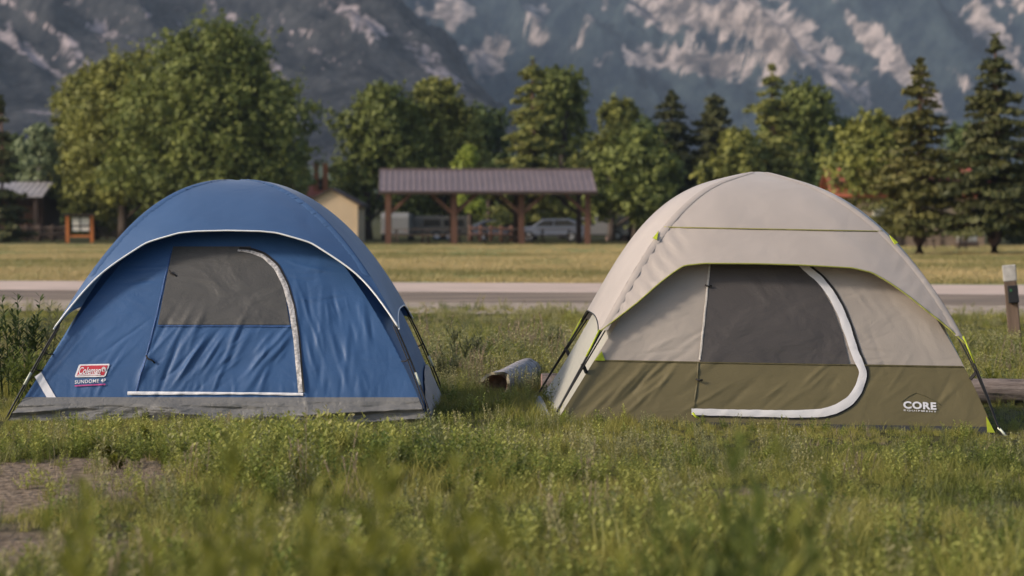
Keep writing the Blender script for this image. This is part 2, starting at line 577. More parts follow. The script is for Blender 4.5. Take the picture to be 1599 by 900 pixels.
def rock_far(ux, uy, x, y):
    B = 0
    for (cx, cy, rx, ry, an, k) in [
            (1110, 18, 120, 34, 0.2, 1.3), (1040, 25, 50, 22, 0.4, 0.9), (1070, 100, 16, 60, 1.75, 1.1), (1110, 105, 14, 60, 1.9, 1.1), (1150, 90, 12, 45, 1.4, 0.7),
            (1200, 50, 60, 22, 0.6, 0.9), (1215, 95, 30, 28, 0.5, 0.9), (1255, 80, 110, 13, 0.72, 1.2), (1390, 95, 110, 12, 0.80, 1.1), (1555, 70, 80, 14, .85, 1.0), (1290, 90, 75, 24, 0.75, .7), (1320, 130, 40, 14, 0.8, 0.8),
            (1370, 75, 60, 20, 0.85, 1.0), (1430, 125, 60, 14, 0.85, 0.8), (1545, 40, 50, 22, 0.7, 1.0), (1585, 8, 40, 14, 0.3, 1.0), (1500, 130, 40, 14, .8, .5),
            (705, 14, 30, 26, 1.7, 1.9), (612, 6, 34, 16, 0.4, 1.6), (765, 80, 40, 24, -0.4, 1.4), (745, 125, 18, 34, 1.2, 0.8), (838, 22, 22, 20, 0.6, 0.9),
            (845, 60, 16, 24, 1.5, 0.8), (895, 75, 40, 8, -0.9, 0.7), (945, 90, 30, 10, -0.6, 0.7), (985, 92, 14, 12, 0.3, 0.9), (1015, 98, 22, 20, 1.2, 0.7),
            (930, 20, 30, 8, -0.8, 0.4), (1250, 165, 60, 10, .8, .3)]:
        B = B + k * blob(ux, uy, cx, cy, rx, ry, an)
    st = streaks(ux, uy, 0.8, 150, 26, 31)
    st2 = streaks(ux, uy, 1.75, 120, 17, 35)
    s = np.where((ux > 1030) & (ux < 1170) & (uy > 40), st2, st)
    fine = fbm(ux / 17, uy / 17, 4, 61)
    rock = B * 0.78 + 0.45 * (s - 0.38) * sstep(0.05, 0.4, B) + 0.24 * (st - 0.34) + 0.75 * fine * sstep(0.02, 0.3, B)
    rock = np.clip(rock, 0, 1)
    up = sstep(2150, 2600, y)
    disp = up * (rock * (9 * fbm(ux / 20, uy / 20, 4, 71) + 5 * (s - 0.4)) + 4 * (s - .4))
    return rock, disp


def h_near(x, y):
    front = 5 + 0.235 * np.clip(y - 900, 0, None)
    flank = 88 + (-38 - x) * 0.95 + 10 * pnoise(x / 40, y / 90, 18)
    k = 18.0
    d = front - flank
    hmin = 0.5 * (front + flank - np.sqrt(d * d + k * k))
    t = 0.93 * x + 0.36 * y
    al = -0.36 * x + 0.93 * y
    up = sstep(950, 1500, y)
    rib = 52 * (ridged(t / 95, al / 480, 5, 51) - 0.35) + 16 * fbm(x / 50, y / 120, 5, 55)
    # gone below the valley floor where the massif ends
    return np.maximum(hmin + rib * up, -30 + 0 * x)


def rock_near(ux, uy, x, y):
    B = 0
    for (cx, cy, rx, ry, an, k) in [
            (60, 95, 90, 8, 0.62, 1.0), (40, 20, 60, 7, 0.55, 0.8), (110, 70, 50, 7, 0.7, 0.8), (160, 50, 30, 10, 0.3, 0.8), (235, 30, 40, 6, 1.1, 0.6), (15, 60, 50, 6, .6, .8),
            (110, 90, 30, 8, 0.7, 0.7), (395, 75, 50, 8, 0.75, 0.8), (430, 105, 40, 7, 0.8, 0.8), (575, 35, 38, 16, 0.7, 0.9), (655, 85, 45, 16, 0.8, 0.9), (700, 115, 40, 12, .85, .8),
            (540, 15, 40, 10, 0.6, 0.6), (470, 60, 60, 8, 0.7, 0.4), (60, 175, 30, 6, 0.1, 1.0), (345, 20, 40, 6, .8, .4)]:
        B = B + k * blob(ux, uy, cx, cy, rx, ry, an)
    s = streaks(ux, uy, 0.62, 170, 20, 81)
    fine = fbm(ux / 10, uy / 10, 4, 91)
    up = sstep(150, 60, uy) if False else (1 - sstep(110, 175, uy))
    rock = B * 0.62 + up * (1.0 * np.clip(s - 0.40, 0, 1) + .25 * fine * (s > .3)) + 0.35 * fine * sstep(0.05, 0.3, B + up * 0.2)
    rock = np.clip(rock, 0, 0.8)
    g = sstep(1000, 1400, y)
    return rock, g * (2.5 * (s - 0.4) + rock * 3 * fbm(ux / 14, uy / 14, 3, 95))


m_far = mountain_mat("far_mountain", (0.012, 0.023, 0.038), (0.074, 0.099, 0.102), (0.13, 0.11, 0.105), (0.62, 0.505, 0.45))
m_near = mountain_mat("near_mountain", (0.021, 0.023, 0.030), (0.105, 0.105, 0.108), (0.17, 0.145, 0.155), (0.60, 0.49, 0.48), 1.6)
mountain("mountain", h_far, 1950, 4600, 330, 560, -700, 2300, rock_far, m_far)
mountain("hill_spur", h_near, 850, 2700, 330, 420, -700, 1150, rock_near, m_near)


def h_foot(x, y):
    return -6 + 24 * sstep(520, 900, y) + 14 * fbm(x / 160, y / 160, 3, 101) * sstep(520, 700, y) - 30 * sstep(950, 1100, y)


def rock_foot(ux, uy, x, y):
    return 0 * ux, 2.5 * np.abs(fbm(x / 9, y / 14, 3, 105))


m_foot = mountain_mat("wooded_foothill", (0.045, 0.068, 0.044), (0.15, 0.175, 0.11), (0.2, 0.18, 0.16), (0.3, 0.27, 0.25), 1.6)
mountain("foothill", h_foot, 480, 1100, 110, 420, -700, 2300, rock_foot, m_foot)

# ------------------------------------------------------------------ haze
def build_haze(density):
    mb = MB()
    mb.box(-2600, 2600, -40, 5200, -60, 1400)
    m, nt, p, out = new_mat("valley_haze")
    nt.nodes.remove(p)
    v = nt.nodes.new("ShaderNodeVolumePrincipled")
    v.inputs["Color"].default_value = (0.66, 0.80, 1.0, 1)
    v.inputs["Density"].default_value = density
    v.inputs["Anisotropy"].default_value = 0.0
    nt.links.new(v.outputs[0], out.inputs["Volume"])
    o = mb.build("haze", m)
    tag(o, kind="stuff")
HAZE = 0.00012
if HAZE: build_haze(HAZE)

# ------------------------------------------------------------------ tents
class Tent:
    """Cross-pole dome tent: every wall is strung between two of the four pole arcs."""
    def __init__(s, root, W, D, H, Hf, p, lean, inset, wr):
        s.peak = -0.008
        s.root, s.W, s.D, s.H, s.Hf, s.p, s.lean, s.inset, s.wr = root, W, D, H, Hf, p, lean, inset, wr
        bpy.context.view_layer.update()
        s.Mi = np.array(root.matrix_world.inverted())

    def s_of(s, z, H): return np.clip(1 - np.clip(z, 0, H) / H, 1e-6, 1) ** (1 / s.p)
    def ln(s, z): return s.lean * np.sin(np.pi * np.clip(z / s.H, 0, 1))

    # inner body
    def edge(s, z):
        q = s.s_of(z, s.H)
        return s.W / 2 * q - s.inset * np.sin(np.pi * np.clip(q, 0, 1)) ** 0.8

    def F(s, x, z, off=0.0):
        """front wall: y for (x, z)"""
        x = np.asarray(x, float); z = np.asarray(z, float)
        q = s.s_of(z, s.H)
        e = np.maximum(s.edge(z), 1e-3)
        u = np.clip((x - s.ln(z)) / e, -1, 1)
        w = 0
        for (x0, z0, an, L, wd, am) in s.wr:
            c, sn = math.cos(an), math.sin(an)
            a = (x - x0) * c + (z - z0) * sn; t = -(x - x0) * sn + (z - z0) * c
            t = t + 0.12 * wd * np.sin(a * 25 + x0 * 40)
            w = w + am * np.exp(-(t / wd) ** 2) * np.exp(-(np.abs(a / L)) ** 2.5)
        w = w * (1 - u ** 8)
        return -s.D / 2 * q - 0.035 * (1 - u * u) * np.sin(np.pi * q) + 0.05 * np.sin(np.pi * q) - w - off

    def pix(s, px, py, off=0.0, surf=None):
        """where the camera's line through a pixel meets the front wall: (x, z)"""
        surf = surf or s.F
        o = (s.Mi @ np.array((0, 0, CAM_H, 1)))[:3]
        d = s.Mi[:3, :3] @ ray(px, py)
        y = -s.D / 2
        for _ in range(30):
            t = (y - o[1]) / d[1]
            x, z = o[0] + d[0] * t, o[2] + d[2] * t
            y = 0.5 * y + 0.5 * float(surf(x, z)) - 0.5 * off
        return x, z

    def rows(s, name, zs, lf, rf, nc, off, m, parent=None, drop=None):
        zs = np.asarray(zs, float)
        l = np.array([lf(z) for z in zs]); r = np.array([rf(z) for z in zs])
        u = np.linspace(0, 1, nc)
        X = l[:, None] + (r - l)[:, None] * u[None, :]
        Zs = np.repeat(zs[:, None], nc, 1)
        Y = s.F(X, Zs, off)
        return s.grid(name, np.stack([X, Y, Zs], -1), m, parent)

    def grid(s, name, P, m, parent=None):
        ny, nx = P.shape[:2]
        i = np.arange(ny - 1)[:, None] * nx + np.arange(nx - 1)[None, :]
        Fc = np.stack([i, i + 1, i + nx + 1, i + nx], -1).reshape(-1, 4)
        return link(name, np_mesh(name, P.reshape(-1, 3), Fc, True), m, parent or s.root)

    def walls(s, z0, z1, n, sides=('left', 'right', 'back'), bulge=0.03):
        """side and back walls between two heights as one sheet list"""
        zs = np.linspace(z0, z1, n)
        out = []
        for sd_ in sides:
            u = np.linspace(-1, 1, 33)
            q = s.s_of(zs, s.H)[:, None]; e = s.edge(zs)[:, None]; l = s.ln(zs)[:, None]
            Z = np.repeat(zs[:, None], 33, 1)
            bl = bulge * (1 - u[None, :] ** 2) * np.sin(np.pi * q)
            yf = s.F(l + e * 1.0, zs[:, None]); yf = np.minimum(yf, -1e-3)
            ful = (s.W / 2 * q - e) * 1.0 * (1 - u[None, :] ** 4)
            if sd_ == 'left': P = np.stack([l - e - bl - ful, -yf * -u[None, :] * -1, Z], -1)
            elif sd_ == 'right': P = np.stack([l + e + bl + ful, yf * -u[None, :], Z], -1)
            else: P = np.stack([l + e * -u[None, :], -yf + bl + 0 * u[None, :], Z], -1)
            out.append(P)
        return out

    def multi(s, name, grids, m, parent=None):
        V, Fs, b = [], [], 0
        for P in grids:
            ny, nx = P.shape[:2]
            i = np.arange(ny - 1)[:, None] * nx + np.arange(nx - 1)[None, :]
            Fs.append(np.stack([i, i + 1, i + nx + 1, i + nx], -1).reshape(-1, 4) + b)
            V.append(P.reshape(-1, 3)); b += ny * nx
        me = np_mesh(name, np.concatenate(V), np.concatenate(Fs), True)
        bm = bmesh.new(); bm.from_mesh(me)
        bmesh.ops.remove_doubles(bm, verts=bm.verts, dist=0.0015)
        bmesh.ops.recalc_face_normals(bm, faces=bm.faces)
        bm.to_mesh(me); bm.free()
        return link(name, me, m, parent or s.root)

    def ribbon(s, name, pts, w, off, m, parent=None, n=90, thick=0.0, wob=0.0):
        """band of cloth along a line on the front wall (pts = (x, z) list, w = width or list)"""
        pts = np.array(pts, float)
        d = np.concatenate(([0], np.cumsum(np.hypot(*np.diff(pts, axis=0).T))))
        t = np.linspace(0, d[-1], n)
        P = np.stack([np.interp(t, d, pts[:, k]) for k in (0, 1)], -1)
        for _ in range(4):                                   # round the corners
            P[1:-1] = 0.25 * P[:-2] + 0.5 * P[1:-1] + 0.25 * P[2:]
        T = np.gradient(P, axis=0); T /= np.hypot(T[:, 0], T[:, 1])[:, None]
        N = np.stack([-T[:, 1], T[:, 0]], -1)
        wv = np.interp(t / d[-1], np.linspace(0, 1, len(w)), w) if hasattr(w, '__len__') else np.full(n, w)
        wv = wv + wob * pnoise(t * 14, t * 0, 17) + .5 * wob * pnoise(t * 37, t * 0, 19)
        k = np.linspace(-0.5, 0.5, 5)
        Q = P[:, None, :] + N[:, None, :] * (wv[:, None] * k[None, :])[:, :, None]
        lift = off + thick * (1 - (2 * k) ** 2)[None, :] * (0.6 + 0.4 * np.sin(t * 41))[:, None]
        Y = s.F(Q[..., 0], Q[..., 1]) - lift
        return s.grid(name, np.stack([Q[..., 0], Y, Q[..., 1]], -1), m, parent)

    def text(s, name, body, px0, px1, py_base, py_base1, height_px, off, m, parent=None, shear=0.0, bold=0.0, space=1.0):
        cu = bpy.data.curves.new(name, 'FONT')
        cu.body = body; cu.shear = shear; cu.offset = bold; cu.space_character = space
        to = bpy.data.objects.new(name, cu)
        C.objects.link(to)
        bpy.context.view_layer.update()
        me = bpy.data.meshes.new_from_object(to.evaluated_get(bpy.context.evaluated_depsgraph_get()))
        bpy.data.objects.remove(to)
        v = np.zeros(len(me.vertices) * 3, np.float32); me.vertices.foreach_get("co", v); v = v.reshape(-1, 3)
        lo, hi = v.min(0), v.max(0)
        a = np.array(s.pix(px0, py_base)); b = np.array(s.pix(px1, py_base1))
        c = np.array(s.pix(px0, py_base - height_px))
        fx = (v[:, 0] - lo[0]) / (hi[0] - lo[0]); fy = (v[:, 1] - lo[1]) / (hi[1] - lo[1])
        Q = a[None, :] + fx[:, None] * (b - a)[None, :] + fy[:, None] * np.array((0, (c - a)[1]))[None, :]
        # sit on the cloth a little above its highest fold under the words
        Y = s.F(Q[:, 0], Q[:, 1]) - off
        me.vertices.foreach_set("co", np.stack([Q[:, 0], Y, Q[:, 1]], -1).astype(np.float32).ravel())
        me.update()
        return link(name, me, m, parent or s.root)

    def poly(s, name, pts_px, off, m, parent=None):
        bm = bmesh.new()
        xz = [s.pix(*p) for p in pts_px]
        bm.faces.new([bm.verts.new((x, 0, z)) for x, z in xz])
        bmesh.ops.triangulate(bm, faces=bm.faces)
        bmesh.ops.subdivide_edges(bm, edges=bm.edges, cuts=3, use_grid_fill=True)
        for v in bm.verts: v.co.y = float(s.F(v.co.x, v.co.z)) - off
        me = bpy.data.meshes.new(name); bm.to_mesh(me); bm.free()
        return link(name, me, m, parent or s.root)

    # rainfly
    def fly_pt(s, side, u, q, awn=0.0, bul=0.0, clear=0.0):
        """point of the rainfly: side, u across -1..1, q = 0 apex .. 1 ground"""
        z = s.Hf * (1 - q ** s.p) 
        z = z + s.peak * np.exp(-(q / 0.10) ** 2)
        hx = (s.W / 2 + clear) * q; hy = (s.D / 2 + clear) * q
        l = s.ln(z)
        if side == 'front': return np.stack([hx * u + l, -hy - awn, z], -1)
        if side == 'back': return np.stack([hx * -u + l, hy + bul, z], -1)
        if side == 'left': return np.stack([-hx - bul + l, hy * -u, z], -1)
        return np.stack([hx + bul + l, hy * u, z], -1)

    def pole_pt(s, sx, sy, q, out=0.0):
        z = s.Hf * (1 - q ** s.p) - 0.02
        return Vector((sx * (s.W / 2 + out) * q + float(s.ln(z)), sy * (s.D / 2 + out) * q, max(z, -0.02)))


def wrinkles(r, n, xr, zr, an, L, wd, am):
    return [(r.uniform(*xr), r.uniform(*zr), r.uniform(*an), r.uniform(*L), r.uniform(*wd), r.uniform(*am) * r.choice([1, 1, -1])) for _ in range(n)]


def build_fly(T, se, m, side_se, awn_fun, bulge, clear, name="rainfly", front_ripple=None):
    """se(u): edge of the front sheet; side_se(u): edge of the other three. Returns object + edge polylines."""
    U = np.linspace(-1, 1, 121)
    U = np.sign(U) * (1 - (1 - np.abs(U)) ** 1.35)
    t = np.linspace(0.0, 1, 61)
    grids, edges = [], {}
    for sd_ in ('front', 'right', 'back', 'left'):
        e = se(U) if sd_ == 'front' else side_se(U)
        q = t[:, None] * e[None, :]
        u = np.repeat(U[None, :], len(t), 0)
        fold = 0.0
        if sd_ == 'front':
            P = T.fly_pt('front', u, q, awn=awn_fun(u, q, e[None, :]), clear=clear)
            if front_ripple is not None: P[..., 1] -= front_ripple(u, q, P)
        else:
            P = T.fly_pt(sd_, u, q, bul=bulge * (1 - u ** 2) * np.sin(np.pi * np.clip(q, 0, 1)), clear=clear)
        grids.append(P); edges[sd_] = P[-1]
    return T.multi(name, grids, m), edges


def smooth_line(P, k=2):
    P = np.array(P)
    for _ in range(k): P[1:-1] = .25 * P[:-2] + .5 * P[1:-1] + .25 * P[2:]
    return P


# shared tent materials
m_pole = mat("black_pole", (0.016, 0.014, 0.014), 0.42, 0.1, 20)
m_strap = mat("black_webbing", (0.02, 0.018, 0.018), 0.8, 0.1, 60)
m_white = mat("white_print", (0.74, 0.72, 0.74), 0.7, 0.03, 30)
m_lime = mat("lime_webbing", (0.40, 0.46, 0.025), 0.6, 0.1, 40)
m_ferrule = mat("pale_ferrule", (0.6, 0.62, 0.5), 0.4, 0.05, 30)

# ---- blue tent
def blue_tent():
    root = empty("dome_tent", (-1.887, 16.67, 0.0), R(-0.5), cat="tent",
                 label="blue dome tent with grey floor strip and red logo badge, pitched on the meadow")
    r = random.Random(5)
    wr = []
    wr += wrinkles(r, 26, (-0.55, 0.42), (0.26, 0.56), (0.75, 1.25), (0.07, 0.2), (0.010, 0.026), (0.005, 0.013))   # under the window
    wr += wrinkles(r, 22, (0.48, 1.0), (0.2, 0.8), (1.45, 1.95), (0.08, 0.24), (0.010, 0.026), (0.003, 0.008))      # right of the door
    wr += wrinkles(r, 14, (-1.1, -0.62), (0.3, 0.9), (0.6, 1.1), (0.08, 0.25), (0.008, 0.02), (0.002, 0.005))
    wr += wrinkles(r, 12, (-0.95, -0.5), (0.75, 1.05), (-0.1, 0.25), (0.06, 0.16), (0.007, 0.014), (0.002, 0.006))
    wr += wrinkles(r, 10, (0.45, 0.75), (0.75, 1.05), (-0.3, 0.1), (0.06, 0.16), (0.007, 0.014), (0.002, 0.006))
    wr += wrinkles(r, 18, (-0.5, 0.35), (0.62, 1.0), (-0.2, 0.12), (0.08, 0.26), (0.007, 0.016), (0.0015, 0.0045))
    wr += wrinkles(r, 26, (-0.5, 0.42), (0.2, 0.58), (0.6, 1.3), (0.04, 0.12), (0.005, 0.012), (0.0015, 0.005))
    wr += wrinkles(r, 22, (0.5, 1.1), (0.18, 0.75), (1.4, 2.0), (0.04, 0.14), (0.005, 0.012), (0.0015, 0.005))
    wr += wrinkles(r, 40, (-1.15, 1.15), (0.16, 0.24), (1.3, 1.85), (0.02, 0.06), (0.005, 0.010), (0.002, 0.005))   # puckers at the floor seam
    T = Tent(root, 2.72, 2.12, 1.50, 1.58, 2.2, 0.03, 0.085, wr)
    blue = fabric("blue_nylon", (0.040, 0.105, 0.25), 0.52, 0.10, 0.004, spec=0.45)
    flyb = fabric("blue_fly_nylon", (0.048, 0.112, 0.25), 0.44, 0.10, 0.003, sheen=0.15, spec=0.6, crinkle=0.7)
    grey = fabric("grey_floor_cloth", (0.165, 0.16, 0.155), 0.55, 0.0, 0.005, crinkle=3.0)
    mesh_ = fabric("grey_window_cloth", (0.078, 0.074, 0.070), 0.5, 0.04, 0.007, crinkle=0.8)
    tape = mat("speckled_zip_tape", (0.42, 0.40, 0.40), 0.7, 0.5, 60, stretch=(1, 1, 1))
    trim = mat("white_piping", (0.78, 0.79, 0.80), 0.5, 0.04, 40)
    lt = lambda z: float(-T.edge(z) + T.ln(z)); rt = lambda z: float(T.edge(z) + T.ln(z))
    zb = 0.145
    # body: front wall plus the other three
    zs = np.concatenate([np.linspace(zb, 1.1, 130), np.linspace(1.12, 1.485, 16)])
    front = []
    l = np.array([lt(z) for z in zs]); rr = np.array([rt(z) for z in zs])
    u = np.linspace(0, 1, 220)
    X = l[:, None] + (rr - l)[:, None] * u; Zs = np.repeat(zs[:, None], 220, 1)
    front.append(np.stack([X, T.F(X, Zs), Zs], -1))
    body = T.multi("body", front + T.walls(0.03, 1.485, 40, ('left', 'right'), .055) + T.walls(zb, 1.485, 40, ('back',)), blue)
    # bathtub floor strip, rolling in the wind-blown way grey cloth does
    zs = np.linspace(-0.03, zb + 0.004, 34)
    l = np.array([lt(max(z, 0)) for z in zs]); rr = np.array([rt(max(z, 0)) for z in zs])
    X = l[:, None] + (rr - l)[:, None] * np.linspace(0, 1, 260); Zs = np.repeat(zs[:, None], 260, 1)
    roll = 0.035 * fbm(X * 3.0, Zs * 9, 4, 33) + 0.055 * ridged(X * 0.9 + Zs * 3, Zs * 14 + .3 * np.sin(X * 3), 4, 36)
    k = np.sin(np.pi * np.clip((Zs + 0.03) / (zb + 0.034), 0, 1))
    Yf = T.F(X, np.clip(Zs, 0, 9), 0.004) - 0.03 * k - roll * k
    T.multi("floor_strip", [np.stack([X, Yf, Zs], -1)], grey)
    T.multi("back_floor_strip", [P + (P * np.array((1, 1, 0)) * 0.006) for P in T.walls(0.0, zb + 0.03, 8, ('back',))], grey)
    grey2 = fabric("pale_floor_cloth", (0.25, 0.25, 0.29), 0.5, 0.0, 0.005, crinkle=3.0)
    for sx in (-1, 1):
        u_ = np.linspace(-1, 1, 60); tt = np.linspace(0, 1, 12)
        Z = tt[:, None] * (0.10 + 0.20 * (1 - np.abs(u_ - .25) ** 2.2 * .75)).clip(0.05)[None, :] - 0.02
        zc = np.clip(Z, 0, 9); e_ = T.edge(zc); q_ = T.s_of(zc, T.H)
        x_ = e_ + ((T.W / 2 * q_ - e_) + .055 * np.sin(np.pi * q_)) * (1 - u_[None, :] ** 4) + .012 + .008 * fbm(u_[None, :] * 6 + 0 * Z, Z * 20, 3, 91)
        yf = T.F(T.ln(zc) + e_, zc)
        T.multi("side_floor_strip", [np.stack([T.ln(zc) + sx * x_, -yf * u_[None, :], Z], -1)], grey2)
    # window behind the door flap
    wl = [T.pix(271, 385), T.pix(247, 507)]; wrr = [T.pix(392, 388), T.pix(412, 398), T.pix(432, 420), T.pix(444, 450), T.pix(453, 507)]
    zt, z0 = wl[0][1], wl[1][1]
    L = lambda z: np.interp(z, [z0, zt], [wl[1][0], wl[0][0]])
    zz = [p[1] for p in wrr][::-1]; xx = [p[0] for p in wrr][::-1]
    T.rows("window", np.linspace(z0, zt, 40), L, lambda z: np.interp(z, zz, xx), 60, 0.005, mesh_)
    # zip tape and seams
    T.ribbon("door_zip_edge_shade", [T.pix(*p) for p in [(374, 390), (393, 391), (413.5, 398), (434, 416), (448.5, 446), (458.5, 482), (465.5, 530), (472.5, 613)]], 0.034, 0.0055, m_strap)  # dark band below the tape paints the shadow along its outer edge
    T.ribbon("door_zip_band", [T.pix(*p) for p in [(372, 391), (392, 393), (412, 400), (432, 418), (446, 446), (456, 482), (463, 530), (470, 613)]], [0.014, 0.030, 0.036, 0.034, 0.030], 0.008, tape, thick=0.006)
    T.ribbon("door_sill_tape", [T.pix(200, 614), T.pix(300, 614), T.pix(400, 614.5), T.pix(474, 616)], [0.022, 0.018, 0.014, 0.018], 0.010, m_white, thick=0.006)
    seam = mat("blue_seam", (0.035, 0.085, 0.23), 0.6, 0.3, 90)  # seams in a slightly darker blue than the wall
    T.ribbon("door_seam", [T.pix(268, 392), T.pix(246, 490), T.pix(232, 545), T.pix(216, 600), T.pix(213, 612)], 0.011, 0.004, seam, thick=0.004)
    T.ribbon("window_seam", [T.pix(246, 509), T.pix(350, 509), T.pix(455, 510)], 0.008, 0.007, seam, thick=0.002)
    for p in [(268, 427), (232, 560)]:
        mb = MB()
        x, z = T.pix(*p); y = float(T.F(x, z))
        mb.tube([(x - .012, y - .01, z + .02), (x, y - .022, z), (x + .03, y - .02, z - .012), (x + .045, y - .016, z - .03)], 0.006, 6)
        mb.build("zipper_pull", m_strap, root)
    # corner strap, badge and words
    T.ribbon("corner_strap", [T.pix(60, 585), T.pix(84, 626)], 0.05, 0.006, m_white)
    redm = mat("red_badge", (0.50, 0.035, 0.055), 0.55, 0.04, 20)
    bw = T.poly("logo_badge", [(125.5, 569.2), (171.5, 568.2), (171.8, 570.5), (165.5, 587), (163, 588.6), (118.6, 589.2), (117.8, 587.0), (123.4, 571.5)], 0.0075, m_white)
    T.poly("logo_panel", [(127, 571.2), (169.3, 570.4), (163.2, 586.2), (120.4, 587.0)], 0.0095, redm, bw)
    T.text("logo_lettering", "Coleman", 124.0, 158.0, 584.5, 583.8, 11.0, 0.0115, m_white, bw, shear=0.35, bold=0.012)
    # lantern mark
    x, z = T.pix(163.0, 577.5); mb = MB()
    y = float(T.F(x, z)) - 0.0125
    ring = [(x + 0.0145 * math.cos(a), y, z + 0.019 * math.sin(a) + 0.001) for a in np.linspace(0, 2 * math.pi, 18)]
    mb.add(ring[:-1], [tuple(range(17))])
    mb.build("lantern_mark", m_white, bw)
    mb = MB()
    mb.add([(x - .004, y - .002, z - .009), (x + .003, y - .002, z - .009), (x + .004, y - .002, z + .002), (x, y - .002, z + .007), (x - .004, y - .002, z + .002)], [(0, 1, 2, 3, 4)])
    mb.build("lantern_flame", redm, bw)
    T.ribbon("logo_underline", [T.pix(122, 585.8), T.pix(158, 584.9)], 0.006, 0.0115, m_white, bw, n=12)
    T.text("model_lettering", "SUNDOME 4P", 117.5, 166.0, 599.4, 596.6, 5.4, 0.0085, m_white, root, bold=0.012, space=1.1)
    T.ribbon("model_underline", [T.pix(117.5, 602.6), T.pix(165.5, 600.2)], 0.009, 0.0085, mat("magenta_line", (0.42, 0.06, 0.22), 0.6, 0.1, 20), n=20)
    # rainfly
    uu = [0, .30, .45, .62, .71, .83, .90, .955, 1.0]; ee = [.505, .508, .515, .540, .556, .612, .650, .700, .805]
    uf = np.linspace(0, 1, 400); ef = np.interp(uf, uu, ee)
    for _ in range(120): ef[1:-1] = .25 * ef[:-2] + .5 * ef[1:-1] + .25 * ef[2:]
    se = lambda u: np.interp(np.abs(u), uf, ef)
    side = lambda u: 0.765 + 0.045 * np.abs(u) ** 3
    awn = lambda u, q, e: 0.13 * (q / e) ** 2.2 * (1 - np.abs(u) ** 3)
    rp = lambda u, q, P: 0.006 * fbm(P[..., 0] * 2.2, P[..., 2] * 6, 4, 44) * (1 - u ** 6) * sstep(.1, .4, q)
    fly, ed = build_fly(T, se, flyb, side, awn, 0.05, 0.035, front_ripple=rp)
    mb = MB(); mb.tube(ed['front'], 0.0065, 6); mb.build("edge_piping", trim, fly)
    for k_ in ('right', 'left'):
        mb = MB(); mb.tube(ed[k_], 0.0055, 6); mb.build("side_piping", trim, fly)
    # pole sleeves along the two front ridges, gathered
    sl = MB()
    for sx in (-1, 1):
        q = np.linspace(0.03, 0.67, 150)
        A = []
        for i, qq in enumerate(q):
            a = T.fly_pt('front', np.array(sx * 0.985), np.array(qq), clear=0.037)
            b = T.fly_pt('front', np.array(sx * (1 - 0.055 / (T.W / 2 * qq + .035))), np.array(qq), awn=0.012, clear=0.037)
            wv = 0.0022 * math.sin(i * 1.7) + 0.0035 * random.uniform(-1, 1)
            A.append([a + np.array((sx * .002, -0.004, .004)), (a + b) / 2 + np.array((0, -0.005 + wv, 0.004 + wv)), b + np.array((0, 0.003 + wv, 0.0))])
        A = np.array(A); n0 = len(sl.v)
        sl.add(A.reshape(-1, 3), [(i * 3 + k, i * 3 + k + 1, i * 3 + k + 4, i * 3 + k + 3) for i in range(len(q) - 1) for k in (0, 1)], True)
    sl.build("ridge_sleeve", flyb, fly)
    # poles: two arcs corner to corner, fly straps, hooks
    for (a, b) in (((-1, -1), (1, 1)), ((1, -1), (-1, 1))):
        mb = MB()
        path = [T.pole_pt(a[0], a[1], q, 0.03) for q in np.linspace(1.02, 0.04, 40)] + [T.pole_pt(b[0], b[1], q, 0.03) for q in np.linspace(0.04, 1.02, 40)]
        mb.tube(path, 0.0065, 8); mb.build("pole", m_pole, root)
    for (sx, sy) in ((-1, -1), (1, -1), (1, 1), (-1, 1)):
        mb = MB()
        mb.tube([T.pole_pt(sx, sy, q, 0.03) + Vector((-sx * 0.022, 0.01 * sy, 0.014 * (1.02 - q) / .2)) for q in np.linspace(0.80, 1.02, 10)], 0.0042, 6)
        mb.build("fly_strap", m_strap, root)
        for q in (0.855, 0.89) if sx < 0 else (0.87,):
            mb = MB()
            a = T.pole_pt(sx, sy, q, 0.03); z = a.z - 0.02
            b = Vector((sx * float(T.edge(z)) + float(T.ln(z)), sy * -float(T.F(float(T.ln(z)) + float(T.edge(z)), z)), z))
            mb.tube([a, (a + b) / 2 + Vector((0, 0, -.008)), b], 0.005, 6)
            mb.build("pole_hook", m_strap, root)
        a = T.pole_pt(sx, sy, .90, 0.03); b = T.pole_pt(sx, sy, .925, 0.03)
        mb = MB(); mb.tube([a, b], 0.0085, 8); mb.build("pole_ferrule", m_ferrule, root)
    return T


